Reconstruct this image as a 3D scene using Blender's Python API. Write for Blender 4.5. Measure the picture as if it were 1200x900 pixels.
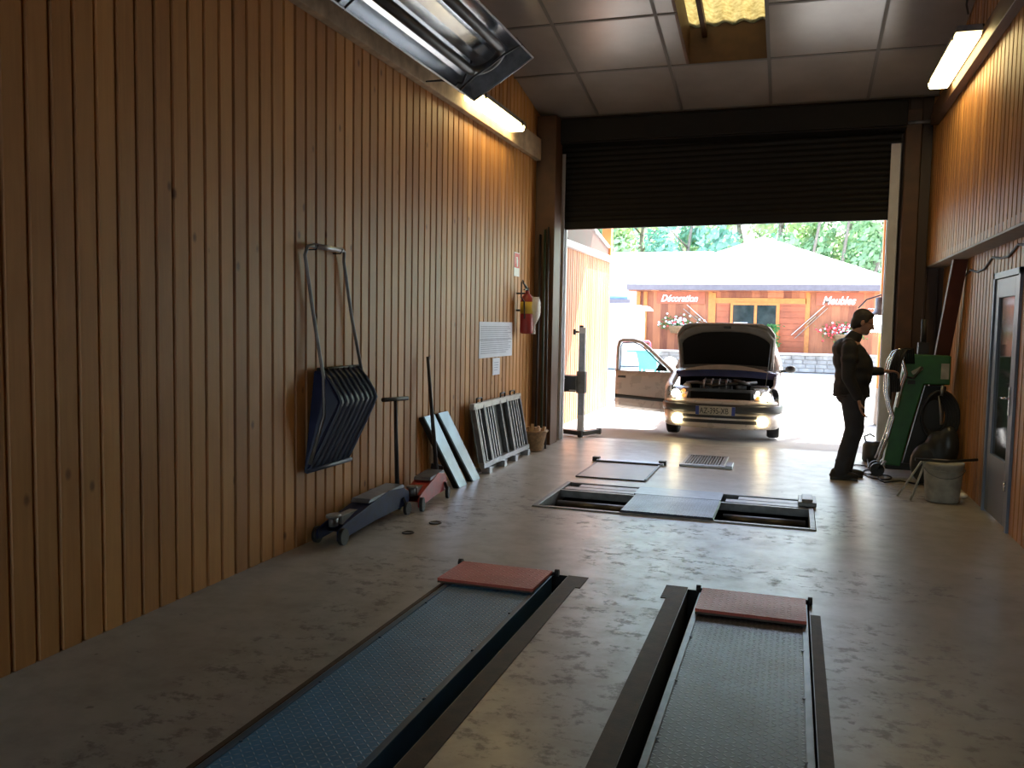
import bpy, math, random
from mathutils import Vector, Matrix
random.seed(7)
for o in list(bpy.data.objects): bpy.data.objects.remove(o)
SC = bpy.context.scene
C = SC.collection
PI = math.pi
# ------------------------------------------------------------------ camera
YAW, PITCH, ROLL, FPX, CAMZ = -0.3165263, -0.07168119, 0.01781785, 1000.0, 1.55
f_ = Vector((math.sin(YAW)*math.cos(PITCH), math.cos(YAW)*math.cos(PITCH), math.sin(PITCH)))
r_ = Vector((math.cos(YAW), -math.sin(YAW), 0)); u_ = r_.cross(f_)
R_ = r_*math.cos(ROLL) + u_*math.sin(ROLL); U_ = -r_*math.sin(ROLL) + u_*math.cos(ROLL)
cam = bpy.data.cameras.new('camera'); camo = bpy.data.objects.new('camera', cam); C.objects.link(camo)
camo.matrix_world = Matrix(((R_.x, U_.x, -f_.x, 0), (R_.y, U_.y, -f_.y, 0), (R_.z, U_.z, -f_.z, CAMZ), (0, 0, 0, 1)))
cam.sensor_fit = 'HORIZONTAL'; cam.sensor_width = 36; cam.lens = 36*FPX/1200; cam.clip_start = .05; cam.clip_end = 400
SC.camera = camo
# ------------------------------------------------------------------ light
W = bpy.data.worlds.new('world'); SC.world = W; W.use_nodes = True
wn = W.node_tree; wn.nodes.clear()
wo = wn.nodes.new('ShaderNodeOutputWorld'); wb = wn.nodes.new('ShaderNodeBackground')
sky = wn.nodes.new('ShaderNodeTexSky'); sky.sky_type = 'NISHITA'; sky.sun_disc = False
sky.sun_elevation = math.radians(52); sky.sun_rotation = math.radians(40); sky.air_density = 1.2; sky.dust_density = 2.5
wn.links.new(sky.outputs[0], wb.inputs[0]); wn.links.new(wb.outputs[0], wo.inputs[0])
wb.inputs[1].default_value = 1.15
sl = bpy.data.lights.new('sun', 'SUN'); sl.energy = 32; sl.angle = math.radians(.6); sl.color = (1, .97, .93)
so = bpy.data.objects.new('sun', sl); C.objects.link(so)
SUN_AZ, SUN_EL = math.radians(28), math.radians(52)     # from +y towards +x
sd = Vector((math.sin(SUN_AZ)*math.cos(SUN_EL), math.cos(SUN_AZ)*math.cos(SUN_EL), math.sin(SUN_EL)))
so.rotation_euler = sd.to_track_quat('Z', 'Y').to_euler(); so.location = (5, 10, 20)
SC.view_settings.view_transform = 'Standard'; SC.view_settings.look = 'None'
SC.view_settings.gamma = 1; SC.view_settings.use_curve_mapping = False
SC.view_settings.exposure = 0.15
# ------------------------------------------------------------------ helpers
def tag(o, label=None, cat=None, group=None, kind=None):
    if label: o['label'] = label
    if cat: o['category'] = cat
    if group: o['group'] = group
    if kind: o['kind'] = kind
    return o
def thing(name, loc, label, cat, group=None):
    o = bpy.data.objects.new(name, None); C.objects.link(o); o.location = loc; o.empty_display_size = .1
    return tag(o, label, cat, group)
def worg(o):
    v = Vector((0, 0, 0))
    while o is not None: v = v + Vector(o.location); o = o.parent
    return v
class MB:
    def __init__(s): s.v = []; s.f = []; s.m = []; s.s = []; s.mi = 0; s.X = None
    def add(s, vs, fs, smooth=False):
        b = len(s.v)
        if s.X is not None: vs = [s.X @ Vector(p) for p in vs]
        s.v += [tuple(p) for p in vs]
        for f in fs: s.f.append(tuple(b+i for i in f)); s.m.append(s.mi); s.s.append(smooth)
        return s
    def box(s, x0, x1, y0, y1, z0, z1):
        return s.add([(x, y, z) for z in (z0, z1) for y in (y0, y1) for x in (x0, x1)],
                     [(0, 2, 3, 1), (4, 5, 7, 6), (0, 1, 5, 4), (2, 6, 7, 3), (0, 4, 6, 2), (1, 3, 7, 5)])
    def hexa(s, b, t):      # four bottom points, four top points
        return s.add(list(b)+list(t), [(3, 2, 1, 0), (4, 5, 6, 7), (0, 1, 5, 4), (1, 2, 6, 5), (2, 3, 7, 6), (3, 0, 4, 7)])
    def bar(s, a, b, w, h, up=(0, 0, 1)):
        a = Vector(a); b = Vector(b); d = (b-a).normalized(); up = Vector(up)
        if abs(d.dot(up)) > .98: up = Vector((0, 1, 0))
        x = d.cross(up).normalized(); y = x.cross(d)
        q = [(-1, -1), (1, -1), (1, 1), (-1, 1)]
        return s.hexa([a+x*i*w/2+y*j*h/2 for i, j in q], [b+x*i*w/2+y*j*h/2 for i, j in q])
    def tube(s, pts, r, n=10, cap=True, smooth=True):
        pts = [Vector(p) for p in pts]; N = len(pts)
        rs = r if isinstance(r, (list, tuple)) else [r]*N
        vs = []; ref = None
        for i, p in enumerate(pts):
            d = (pts[min(i+1, N-1)]-pts[max(i-1, 0)]).normalized()
            if ref is None:
                ref = Vector((0, 0, 1)) if abs(d.z) < .9 else Vector((1, 0, 0))
            x = d.cross(ref)
            if x.length < 1e-4: ref = Vector((0, 1, 0)); x = d.cross(ref)
            x.normalize(); y = x.cross(d).normalized(); ref = -y if False else y
            ref = y
            for k in range(n):
                a = 2*PI*k/n; vs.append(p+(x*math.cos(a)+y*math.sin(a))*rs[i])
        fs = []
        for i in range(N-1):
            for k in range(n):
                k2 = (k+1) % n; fs.append((i*n+k, i*n+k2, (i+1)*n+k2, (i+1)*n+k))
        s.add(vs, fs, smooth)
        if cap: 
            b = len(s.v)-len(vs)
            s.f.append(tuple(b+k for k in range(n))[::-1]); s.m.append(s.mi); s.s.append(False)
            s.f.append(tuple(b+(N-1)*n+k for k in range(n))); s.m.append(s.mi); s.s.append(False)
        return s
    def cyl(s, a, b, r, n=16, r2=None): return s.tube([a, b], [r, r if r2 is None else r2], n)
    def lathe(s, prof, org=(0, 0, 0), ax=(0, 0, 1), n=24, smooth=True):
        ax = Vector(ax).normalized(); t = Vector((1, 0, 0)) if abs(ax.x) < .9 else Vector((0, 1, 0))
        x = ax.cross(t).normalized(); y = ax.cross(x); o = Vector(org)
        vs = []; fs = []
        for (r, h) in prof:
            for k in range(n):
                a = 2*PI*k/n; vs.append(o+ax*h+(x*math.cos(a)+y*math.sin(a))*max(r, 1e-4))
        for i in range(len(prof)-1):
            for k in range(n):
                k2 = (k+1) % n; fs.append((i*n+k, i*n+k2, (i+1)*n+k2, (i+1)*n+k))
        return s.add(vs, fs, smooth)
    def prism(s, pts, ax, a, b):      # polygon in the two other axes, extruded from a to b along axis ax
        def mk(p, q):
            if ax == 0: return (q, p[0], p[1])
            if ax == 1: return (p[0], q, p[1])
            return (p[0], p[1], q)
        n = len(pts)
        return s.add([mk(p, a) for p in pts]+[mk(p, b) for p in pts],
                     [tuple(range(n)), tuple(range(2*n-1, n-1, -1))]+[(i, i+n, (i+1) % n+n, (i+1) % n) for i in range(n)])
    def ell(s, c, r, nu=16, nv=10):
        vs = []; fs = []
        for j in range(nv+1):
            t = PI*j/nv
            for k in range(nu):
                a = 2*PI*k/nu; vs.append((c[0]+r[0]*math.sin(t)*math.cos(a), c[1]+r[1]*math.sin(t)*math.sin(a), c[2]-r[2]*math.cos(t)))
        for j in range(nv):
            for k in range(nu):
                k2 = (k+1) % nu; fs.append((j*nu+k, j*nu+k2, (j+1)*nu+k2, (j+1)*nu+k))
        return s.add(vs, fs, True)
    def grid(s, P, smooth=True, closed=False):      # rows of points
        R = len(P); K = len(P[0]); vs = [p for row in P for p in row]; fs = []
        for i in range(R-1):
            for k in range(K if closed else K-1):
                k2 = (k+1) % K; fs.append((i*K+k, i*K+k2, (i+1)*K+k2, (i+1)*K+k))
        return s.add(vs, fs, smooth)
    def cap(s, a, b, ra, rb, n=14):      # closed tapered capsule
        a = Vector(a); b = Vector(b); d = (b-a); L = d.length; d = d/L if L > 1e-6 else Vector((0, 0, 1))
        pr = []
        for i in range(6): t = PI/2*i/5; pr.append((ra*math.sin(t), -ra*math.cos(t)))
        for i in range(6): t = PI/2*i/5; pr.append((rb*math.cos(t), L+rb*math.sin(t)))
        return s.lathe(pr, a, d, n)
    def build(s, name, mats, parent=None, bevel=0, sub=0, fix=False, **kw):
        me = bpy.data.meshes.new(name); off = worg(parent) if parent else Vector((0, 0, 0))
        me.from_pydata([(p[0]-off.x, p[1]-off.y, p[2]-off.z) for p in s.v], [], s.f)
        if not isinstance(mats, (list, tuple)): mats = [mats]
        for m in mats: me.materials.append(m)
        me.polygons.foreach_set('material_index', s.m); me.polygons.foreach_set('use_smooth', s.s)
        me.update()
        import bmesh
        if fix:
            bm = bmesh.new(); bm.from_mesh(me); bmesh.ops.recalc_face_normals(bm, faces=bm.faces); bm.to_mesh(me); bm.free()
        o = bpy.data.objects.new(name, me); C.objects.link(o)
        if parent: o.parent = parent
        if bevel:
            b = o.modifiers.new('bevel', 'BEVEL'); b.width = bevel; b.segments = 2; b.limit_method = 'ANGLE'; b.angle_limit = math.radians(40)
        if sub:
            b = o.modifiers.new('sub', 'SUBSURF'); b.levels = sub; b.render_levels = sub
        if kw: tag(o, kw.get('label'), kw.get('cat'), kw.get('group'), kw.get('kind'))
        return o
def struct(mb, name, mats, **k): return mb.build(name, mats, None, kind='structure', **k)
def remesh(o, vox, smooth=4):
    m = o.modifiers.new('re', 'REMESH'); m.mode = 'VOXEL'; m.voxel_size = vox; m.use_smooth_shade = True
    if smooth: k = o.modifiers.new('sm', 'SMOOTH'); k.factor = .5; k.iterations = smooth
    return o
def text(s, size, origin, xdir, ydir, mat, name, parent, depth=.006, shear=0, bold=0, align='LEFT', xs=1):
    cu = bpy.data.curves.new('t', 'FONT'); cu.body = s; cu.size = size; cu.extrude = depth/2; cu.shear = shear; cu.offset = bold; cu.align_x = align
    t = bpy.data.objects.new('t', cu); C.objects.link(t); bpy.context.view_layer.update()
    me = bpy.data.meshes.new_from_object(t.evaluated_get(bpy.context.evaluated_depsgraph_get()))
    bpy.data.objects.remove(t)
    X = Vector(xdir).normalized(); Y = Vector(ydir).normalized(); Z = X.cross(Y); o3 = Vector(origin)-(worg(parent) if parent else Vector())
    for v in me.vertices: v.co = o3+X*v.co.x*xs+Y*v.co.y+Z*v.co.z
    me.materials.clear(); me.materials.append(mat)
    o = bpy.data.objects.new(name, me); C.objects.link(o)
    if parent: o.parent = parent
    return o
# ------------------------------------------------------------------ materials
MATS = {}
class NT:
    def __init__(s, name):
        s.mat = bpy.data.materials.new(name); s.mat.use_nodes = True; s.t = s.mat.node_tree; s.t.nodes.clear()
        s.out = s.n('ShaderNodeOutputMaterial'); s.b = s.n('ShaderNodeBsdfPrincipled'); s.l(s.b.outputs[0], s.out.inputs[0]); MATS[name] = s.mat
    def n(s, k, **kw):
        x = s.t.nodes.new(k)
        for a, b in kw.items(): setattr(x, a, b)
        return x
    def l(s, a, b): s.t.links.new(a, b)
    def set(s, i, v):
        if hasattr(v, 'is_output') or isinstance(v, bpy.types.NodeSocket): s.l(v, i)
        else: i.default_value = v
    def math(s, op, a, b=0, c=0, clamp=False):
        x = s.n('ShaderNodeMath', operation=op, use_clamp=clamp); s.set(x.inputs[0], a); s.set(x.inputs[1], b)
        if len(x.inputs) > 2: s.set(x.inputs[2], c)
        return x.outputs[0]
    def obj(s, scale=(1, 1, 1), loc=(0, 0, 0)):
        tc = s.n('ShaderNodeTexCoord'); m = s.n('ShaderNodeMapping'); s.l(tc.outputs['Object'], m.inputs[0]); m.inputs[3].default_value = scale; m.inputs[1].default_value = loc
        return m.outputs[0]
    def xyz(s):
        tc = s.n('ShaderNodeTexCoord'); x = s.n('ShaderNodeSeparateXYZ'); s.l(tc.outputs['Object'], x.inputs[0]); return x.outputs
    def noise(s, vec, scale, detail=4, rough=.55):
        x = s.n('ShaderNodeTexNoise'); s.l(vec, x.inputs['Vector']); x.inputs['Scale'].default_value = scale; x.inputs['Detail'].default_value = detail; x.inputs['Roughness'].default_value = rough
        return x.outputs['Fac']
    def ramp(s, fac, stops):
        x = s.n('ShaderNodeValToRGB'); s.l(fac, x.inputs[0]); e = x.color_ramp.elements
        while len(e) < len(stops): e.new(.5)
        for i, (p, c) in enumerate(stops): e[i].position = p; e[i].color = (c[0], c[1], c[2], 1) if not isinstance(c, (int, float)) else (c, c, c, 1)
        return x.outputs[0]
    def mix(s, fac, a, b, mode='MIX'):
        x = s.n('ShaderNodeMix', data_type='RGBA', blend_type=mode); s.set(x.inputs[0], fac)
        for i, v in ((6, a), (7, b)):
            if isinstance(v, (tuple, list)): x.inputs[i].default_value = (*v[:3], 1)
            else: s.l(v, x.inputs[i])
        return x.outputs[2]
    def bump(s, h, strength=.3, dist=.01):
        x = s.n('ShaderNodeBump'); x.inputs['Strength'].default_value = strength; x.inputs['Distance'].default_value = dist; s.l(h, x.inputs['Height']); s.l(x.outputs[0], s.b.inputs['Normal'])
    def col(s, v):
        if isinstance(v, (tuple, list)): s.b.inputs['Base Color'].default_value = (*v[:3], 1)
        else: s.l(v, s.b.inputs['Base Color'])
    def rough(s, v): s.set(s.b.inputs['Roughness'], v)
    def metal(s, v): s.set(s.b.inputs['Metallic'], v)
def mat(name, col, rough=.5, metal=0, var=.12, nscale=8, bump=0, emis=None, es=0, spec=None):
    t = NT(name); v = t.obj(); n = t.noise(v, nscale)
    lo = tuple(c*(1-var) for c in col); hi = tuple(min(1, c*(1+var)) for c in col)
    t.col(t.ramp(n, [(.3, lo), (.7, hi)]))
    t.rough(t.math('MULTIPLY_ADD', n, .15, rough-.07, clamp=True)); t.metal(metal)
    if bump: t.bump(t.noise(v, nscale*6), bump, .003)
    if emis: t.b.inputs['Emission Color'].default_value = (*emis, 1); t.b.inputs['Emission Strength'].default_value = es
    if spec is not None: t.b.inputs['Specular IOR Level'].default_value = spec
    return t.mat
def wood_clad(name, axis, pitch, lo, hi, off=0.0, rough=.5, knots=True):
    t = NT(name); X = t.xyz()
    u = t.math('DIVIDE', t.math('SUBTRACT', X[axis], off), pitch)
    bi = t.math('FLOOR', u)
    wn_ = t.n('ShaderNodeTexWhiteNoise', noise_dimensions='1D'); t.l(bi, wn_.inputs['W'])
    rnd = wn_.outputs['Value']
    cb = t.n('ShaderNodeCombineXYZ'); t.l(t.math('MULTIPLY', X[axis], 1.0), cb.inputs[0]); t.l(t.math('ADD', t.math('MULTIPLY', X[2], .05), t.math('MULTIPLY', rnd, 37)), cb.inputs[1]); t.l(t.math('MULTIPLY', bi, 3.7), cb.inputs[2])
    g = t.noise(cb.outputs[0], 40, 5, .6)
    cb2 = t.n('ShaderNodeCombineXYZ'); t.l(X[axis], cb2.inputs[0]); t.l(t.math('MULTIPLY', X[2], .45), cb2.inputs[1]); t.l(t.math('MULTIPLY', bi, 1.37), cb2.inputs[2])
    g2 = t.noise(cb2.outputs[0], 3, 3, .6)
    fac = t.math('ADD', t.math('MULTIPLY', g, .35), t.math('ADD', t.math('MULTIPLY', rnd, .42), t.math('MULTIPLY', g2, .35)))
    c = t.ramp(fac, [(.25, lo), (.85, hi)])
    if knots:
        cb3 = t.n('ShaderNodeCombineXYZ'); t.l(t.math('MULTIPLY', X[axis], 1), cb3.inputs[0]); t.l(t.math('MULTIPLY', X[2], .6), cb3.inputs[1])
        vo = t.n('ShaderNodeTexVoronoi', feature='F1'); t.l(cb3.outputs[0], vo.inputs['Vector']); vo.inputs['Scale'].default_value = 5.5
        k = t.ramp(vo.outputs['Distance'], [(.05, 1.0), (.12, 0.0)])
        sx = t.n('ShaderNodeSeparateColor'); t.l(vo.outputs['Color'], sx.inputs[0])
        k = t.math('MULTIPLY', k, t.math('GREATER_THAN', sx.outputs[0], .35))
        c = t.mix(t.math('MULTIPLY', k, .8), c, (lo[0]*.38, lo[1]*.33, lo[2]*.3))
    t.col(c); t.rough(t.math('MULTIPLY_ADD', g, .2, rough-.1)); t.bump(g, .15, .002)
    return t.mat
def diamond(name, col, worn, rough=.4, metal=.0, p=.04, wear=.5):
    t = NT(name); X = t.xyz()
    u = t.math('DIVIDE', X[0], p); v = t.math('DIVIDE', X[1], p)
    fu = t.math('FLOOR', u); fv = t.math('FLOOR', v)
    par = t.math('MODULO', t.math('ABSOLUTE', t.math('ADD', fu, fv)), 2)
    lx = t.math('SUBTRACT', t.math('FRACT', u), .5); ly = t.math('SUBTRACT', t.math('FRACT', v), .5)
    sg = t.math('SUBTRACT', t.math('MULTIPLY', par, 2), 1); ly = t.math('MULTIPLY', ly, sg)
    a = t.math('ADD', lx, ly); b = t.math('SUBTRACT', lx, ly)
    d = t.math('ADD', t.math('POWER', t.math('ABSOLUTE', t.math('DIVIDE', a, .72)), 2), t.math('POWER', t.math('ABSOLUTE', t.math('DIVIDE', b, .2)), 2))
    h = t.math('SUBTRACT', 1, d, clamp=True)
    vec = t.obj(); n = t.noise(vec, 2.2, 6, .65); n2 = t.noise(vec, 30, 3)
    dirt = t.ramp(n, [(.42, 0.0), (.62, 1.0)])
    base = t.mix(t.math('MULTIPLY', dirt, wear), col, (.055, .045, .035))
    base = t.mix(t.math('MULTIPLY', t.math('MULTIPLY', h, .8), t.math('ADD', n2, .1), clamp=True), base, worn)
    t.col(base); t.rough(t.math('MULTIPLY_ADD', n, .35, rough-.15, clamp=True)); t.metal(metal)
    t.bump(h, .8, .004)
    return t.mat
M = {}
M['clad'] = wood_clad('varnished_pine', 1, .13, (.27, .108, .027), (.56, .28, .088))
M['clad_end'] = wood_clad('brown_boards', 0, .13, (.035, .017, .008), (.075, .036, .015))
M['red_clad'] = wood_clad('orange_cladding', 1, .13, (.36, .11, .035), (.6, .27, .11), knots=False)
M['red_clad_x'] = wood_clad('orange_cladding_front', 0, .28, (.15, .03, .014), (.62, .23, .10), knots=False)
M['post'] = mat('glulam', (.075, .034, .014), .55, var=.25, nscale=5, bump=.1)
M['orange'] = mat('orange_timber', (.62, .22, .05), .5, var=.15)
M['redwood'] = mat('red_brown_timber', (.10, .026, .015), .5, var=.2, nscale=4)
M['beam'] = mat('pale_plate', (.40, .29, .18), .7, var=.3, nscale=7, bump=.2)
M['greybeam'] = mat('grey_soffit', (.33, .31, .28), .6, var=.12)
M['black'] = mat('black_rubber', (.012, .012, .013), .55)
M['blackm'] = mat('black_metal', (.02, .02, .022), .4, metal=.3)
M['shut'] = mat('shutter', (.012, .011, .010), .5, var=.15, spec=.15)
M['galv'] = mat('galvanised_steel', (.36, .39, .43), .38, metal=.75, var=.2, nscale=14)
M['galvd'] = mat('dull_steel', (.22, .22, .22), .45, metal=.6, var=.3, nscale=10)
M['chrome'] = mat('bright_tube', (.75, .76, .78), .15, metal=1)
M['white'] = mat('white_paint', (.75, .75, .73), .5, var=.06)
M['jamb'] = mat('jamb_grey', (.62, .64, .67), .5, var=.06)
M['tbar'] = mat('ceiling_bar', (.07, .065, .06), .5)
M['bluej'] = mat('blue_jack_paint', (.010, .018, .07), .5, var=.35, nscale=12, bump=.1, spec=.2)
M['redj'] = mat('red_jack_paint', (.36, .03, .03), .35, var=.3, nscale=10)
M['scoop'] = mat('navy_plastic', (.010, .018, .065), .32, var=.25, nscale=6, spec=.3)
M['scoopd'] = mat('dusty_navy', (.06, .06, .055), .6, var=.5, nscale=9)
M['scoopr'] = mat('navy_rib', (.05, .065, .11), .4)
M['green'] = mat('green_paint', (.012, .10, .02), .45, var=.2)
M['gfab'] = mat('dark_plastic', (.02, .022, .022), .4)
M['paper'] = mat('white_paper', (.66, .7, .82), .7, var=.03)
M['ink'] = mat('grey_ink', (.33, .37, .5), .8)
M['redp'] = mat('red_sign', (.6, .03, .03), .45, var=.05)
M['extr'] = mat('dull_red_paint', (.26, .025, .025), .4)
M['board'] = mat('bluish_sheet_metal', (.20, .26, .34), .34, metal=.8, var=.2, nscale=4)
M['yellow'] = mat('yellow_label', (.6, .42, .05), .5, var=.1)
M['cream'] = mat('dirty_white_plastic', (.36, .35, .30), .5, var=.3, nscale=9)
M['brownstrip'] = mat('brown_steel_edge', (.055, .033, .02), .65, var=.4, nscale=12, bump=.3)
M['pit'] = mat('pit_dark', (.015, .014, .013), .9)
M['bluesteel'] = mat('blue_steel', (.03, .085, .15), .4, metal=.2, var=.2, nscale=10)
M['greysteel'] = mat('worn_grey_steel', (.16, .175, .2), .36, metal=.5, var=.3, nscale=12)
M['carp'] = mat('champagne_paint', (.50, .45, .41), .28, metal=.1, var=.02)
M['carblk'] = mat('grey_bumper_strip', (.03, .032, .033), .45)
M['under'] = mat('shaded_bonnet_paint', (.10, .095, .085), .5)  # body paint darkened to hold the shade under the raised bonnet
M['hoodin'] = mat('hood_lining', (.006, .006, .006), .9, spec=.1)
M['engine'] = mat('engine_black', (.02, .02, .024), .4, var=.4, nscale=20)
M['cowl'] = mat('cowl_blue_reflection', (.03, .04, .1), .2)  # blue put into the colour for the windscreen's reflection
M['tyre'] = mat('tyre', (.015, .015, .015), .75)
M['skin'] = mat('skin', (.42, .24, .17), .5, var=.08)
M['hair'] = mat('dark_hair', (.03, .025, .022), .6, var=.3, nscale=40, bump=.4)
M['jacket'] = mat('black_jacket', (.016, .017, .02), .75, var=.25, nscale=10, bump=.15)
M['trouser'] = mat('dark_trousers', (.03, .033, .042), .8, var=.25, nscale=12, bump=.15)
M['shoe'] = mat('black_shoe', (.012, .011, .01), .45)
M['stone'] = mat('pale_stone', (.36, .33, .30), .8, var=.3, nscale=3, bump=.3)
M['roof'] = mat('pale_roof_sheet', (.72, .71, .70), .6, var=.04)
M['gutter'] = mat('grey_gutter', (.16, .14, .16), .5)
M['bluer'] = mat('blue_roof', (.13, .24, .48), .4)
M['teal'] = mat('teal_paint', (.12, .42, .42), .5)
M['pink'] = mat('red_bar', (.75, .08, .14), .5)
M['leaf'] = mat('green_leaf', (.34, .52, .30), .6, var=.3, nscale=1.2)
M['leaf2'] = mat('teal_leaf', (.28, .52, .42), .6, var=.3, nscale=1.2)
M['leaf3'] = mat('yellow_green_leaf', (.5, .62, .34), .6, var=.3, nscale=1.2)
M['bark'] = mat('grey_bark', (.2, .17, .14), .8, var=.3)
M['fl_w'] = mat('white_petals', (.8, .78, .78), .6)
M['fl_r'] = mat('red_petals', (.7, .08, .08), .6)
M['plantg'] = mat('basket_green', (.10, .32, .09), .6, var=.4)
M['wick'] = mat('wicker', (.26, .16, .08), .7, var=.3, nscale=30, bump=.5)
M['chip'] = mat('split_wood', (.5, .34, .2), .7, var=.25)
M['hill'] = mat('hillside_grass', (.26, .40, .28), .9, var=.4, nscale=.5)
M['asph'] = mat('pale_asphalt', (.34, .34, .33), .85, var=.1, nscale=2, bump=.1)
M['doorp'] = mat('grey_blue_door', (.17, .21, .29), .4, var=.1)
M['plastic'] = mat('thin_plastic_bag', (.75, .75, .76), .3)
M['tubeem'] = mat('lit_diffuser', (.9, .9, .85), .4, emis=(1, .76, .34), es=19)
M['heattube'] = mat('dark_radiant_tube', (.05, .055, .06), .4, metal=.6)
M['reflector'] = mat('polished_reflector', (.72, .77, .82), .22, metal=1, var=.06)
M['lampem'] = mat('lit_headlamp', (.9, .9, .9), .2, emis=(1, .80, .45), es=22)
M['lampem2'] = mat('lit_lantern', (.95, .95, .95), .3, emis=(1, .98, .9), es=12)
M['amber'] = mat('amber_lens', (.7, .25, .04), .2, emis=(1, .4, .1), es=1.2)
M['reddia'] = diamond('red_checker_plate', (.52, .085, .05), (.62, .27, .2), .45, p=.036, wear=.2)
M['bluedia'] = diamond('blue_checker_plate', (.05, .23, .44), (.5, .6, .66), .42, 0, p=.027, wear=.22)
M['greydia'] = diamond('grey_checker_plate', (.055, .065, .08), (.5, .52, .56), .36, .35, p=.027, wear=.4)
M['steeldia'] = diamond('bright_checker_plate', (.09, .12, .17), (.36, .41, .48), .38, .4, p=.027, wear=.25)
t = NT('glass'); t.b.inputs['Base Color'].default_value = (.9, .95, .95, 1); t.b.inputs['Roughness'].default_value = .03; t.b.inputs['Transmission Weight'].default_value = 1; t.b.inputs['IOR'].default_value = 1.12; M['glass'] = t.mat
t = NT('dark_glass'); t.col(t.ramp(t.noise(t.obj(), 3), [(.3, (.02, .03, .03)), (.7, (.05, .07, .07))])); t.rough(.08); M['dglass'] = t.mat
# corrugated fibreglass: translucent
t = NT('fibreglass_sheet'); X = t.xyz(); n = t.noise(t.obj(), 25, 4)
band = t.math('SINE', t.math('MULTIPLY', X[0], 2*PI/.19))
cc = t.mix(t.ramp(n, [(.3, 0.0), (.7, 1.0)]), (.36, .30, .15), (.62, .56, .36))
t.col(cc); t.rough(.5)
tr = t.n('ShaderNodeBsdfTranslucent'); t.l(cc, tr.inputs[0]); mx = t.n('ShaderNodeMixShader'); mx.inputs[0].default_value = .5
t.l(t.b.outputs[0], mx.inputs[1]); t.l(tr.outputs[0], mx.inputs[2]); t.l(mx.outputs[0], t.out.inputs[0]); M['fibre'] = t.mat
# leaves let some light through
for k in ('leaf', 'leaf2', 'leaf3', 'plantg'):
    m = M[k]; nt = m.node_tree; b = [x for x in nt.nodes if x.type == 'BSDF_PRINCIPLED'][0]; o = [x for x in nt.nodes if x.type == 'OUTPUT_MATERIAL'][0]
    tr = nt.nodes.new('ShaderNodeBsdfTranslucent'); mx = nt.nodes.new('ShaderNodeMixShader'); mx.inputs[0].default_value = .45
    nt.links.new(b.inputs['Base Color'].links[0].from_socket, tr.inputs[0]); nt.links.new(b.outputs[0], mx.inputs[1]); nt.links.new(tr.outputs[0], mx.inputs[2]); nt.links.new(mx.outputs[0], o.inputs[0])
# ceiling panel: faintly textured sheen
t = NT('ceiling_panel'); v = t.obj(); n = t.noise(v, 1.3, 5); n2 = t.noise(t.obj((8, 60, 8)), 3, 4)
t.col(t.ramp(n, [(.3, (.20, .185, .175)), (.7, (.26, .245, .235))])); t.rough(.22); t.b.inputs['Specular IOR Level'].default_value = .9; t.bump(n2, .25, .002); M['ceil'] = t.mat
# concrete
t = NT('worn_concrete'); v = t.obj(); X = t.xyz()
n1 = t.noise(v, .7, 6, .6); n2 = t.noise(v, 5, 8, .65); n3 = t.noise(v, 28, 4, .6); n4 = t.noise(t.obj((1.4, 1.7, 1)), 6.0, 10, .72)
c = t.ramp(n1, [(.3, (.285, .265, .225)), (.7, (.40, .385, .35))])
c = t.mix(t.ramp(n2, [(.42, 0.0), (.68, .5)]), c, (.19, .165, .135))
c = t.mix(t.ramp(n3, [(.55, 0.0), (.75, .35)]), c, (.36, .35, .33))
BL = [(-.85, 3.6, .45, 1.6), (.55, 3.9, .45, 1.1), (-1.0, 4.2, .3, .9), (-2.3, 4.7, .45, .5), (-2.3, 6.9, .5, .45), (-.9, 6.5, 1.3, .28), (.4, 7.3, .22, .7), (-2.2, 2.6, .28, 2.4), (-2.7, 6.2, .5, .7), (-.8, 5.6, .6, .5), (.35, 5.5, .8, .35), (-2.6, 7.9, .3, .5), (1.2, 9.0, .6, .8)]
acc = None
for (bx, by, rx, ry) in BL:
    d = t.math('ADD', t.math('POWER', t.math('ABSOLUTE', t.math('DIVIDE', t.math('SUBTRACT', X[0], bx), rx)), 2), t.math('POWER', t.math('ABSOLUTE', t.math('DIVIDE', t.math('SUBTRACT', X[1], by), ry)), 2))
    g = t.math('SUBTRACT', 1, d, clamp=True); acc = g if acc is None else t.math('MAXIMUM', acc, g)
st = t.math('MULTIPLY', t.ramp(n4, [(.52, 0.0), (.60, 1.0)]), t.ramp(acc, [(.0, .0), (.4, 1.0)]))
c = t.mix(t.math('MULTIPLY', st, .58), c, (.06, .052, .045))
st2 = t.ramp(t.noise(v, 9, 3, .5), [(.71, 0.0), (.74, .7)]); c = t.mix(st2, c, (.07, .06, .055))
seam = t.math('LESS_THAN', t.math('ABSOLUTE', t.math('SUBTRACT', X[1], t.math('MULTIPLY_ADD', X[0], .12, 11.36))), .012)
c = t.mix(t.math('MULTIPLY', seam, .8), c, (.05, .05, .05))
t.col(c); t.rough(t.math('ADD', t.math('MULTIPLY_ADD', n2, .30, .20), t.math('MULTIPLY', st, .15), clamp=True)); t.bump(t.math('ADD', t.math('MULTIPLY', n2, .6), t.math('MULTIPLY', n3, .25)), .22, .006)
t.b.inputs['Specular IOR Level'].default_value = .75
M['conc'] = t.mat
# ================================================================== THE SETTING
CEIL0, CSL, CY = 4.15, .178, 10.6
def cz(y): return CEIL0+CSL*(CY-y)
LX, RX, UX = -3.15, 1.63, 1.44
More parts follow.
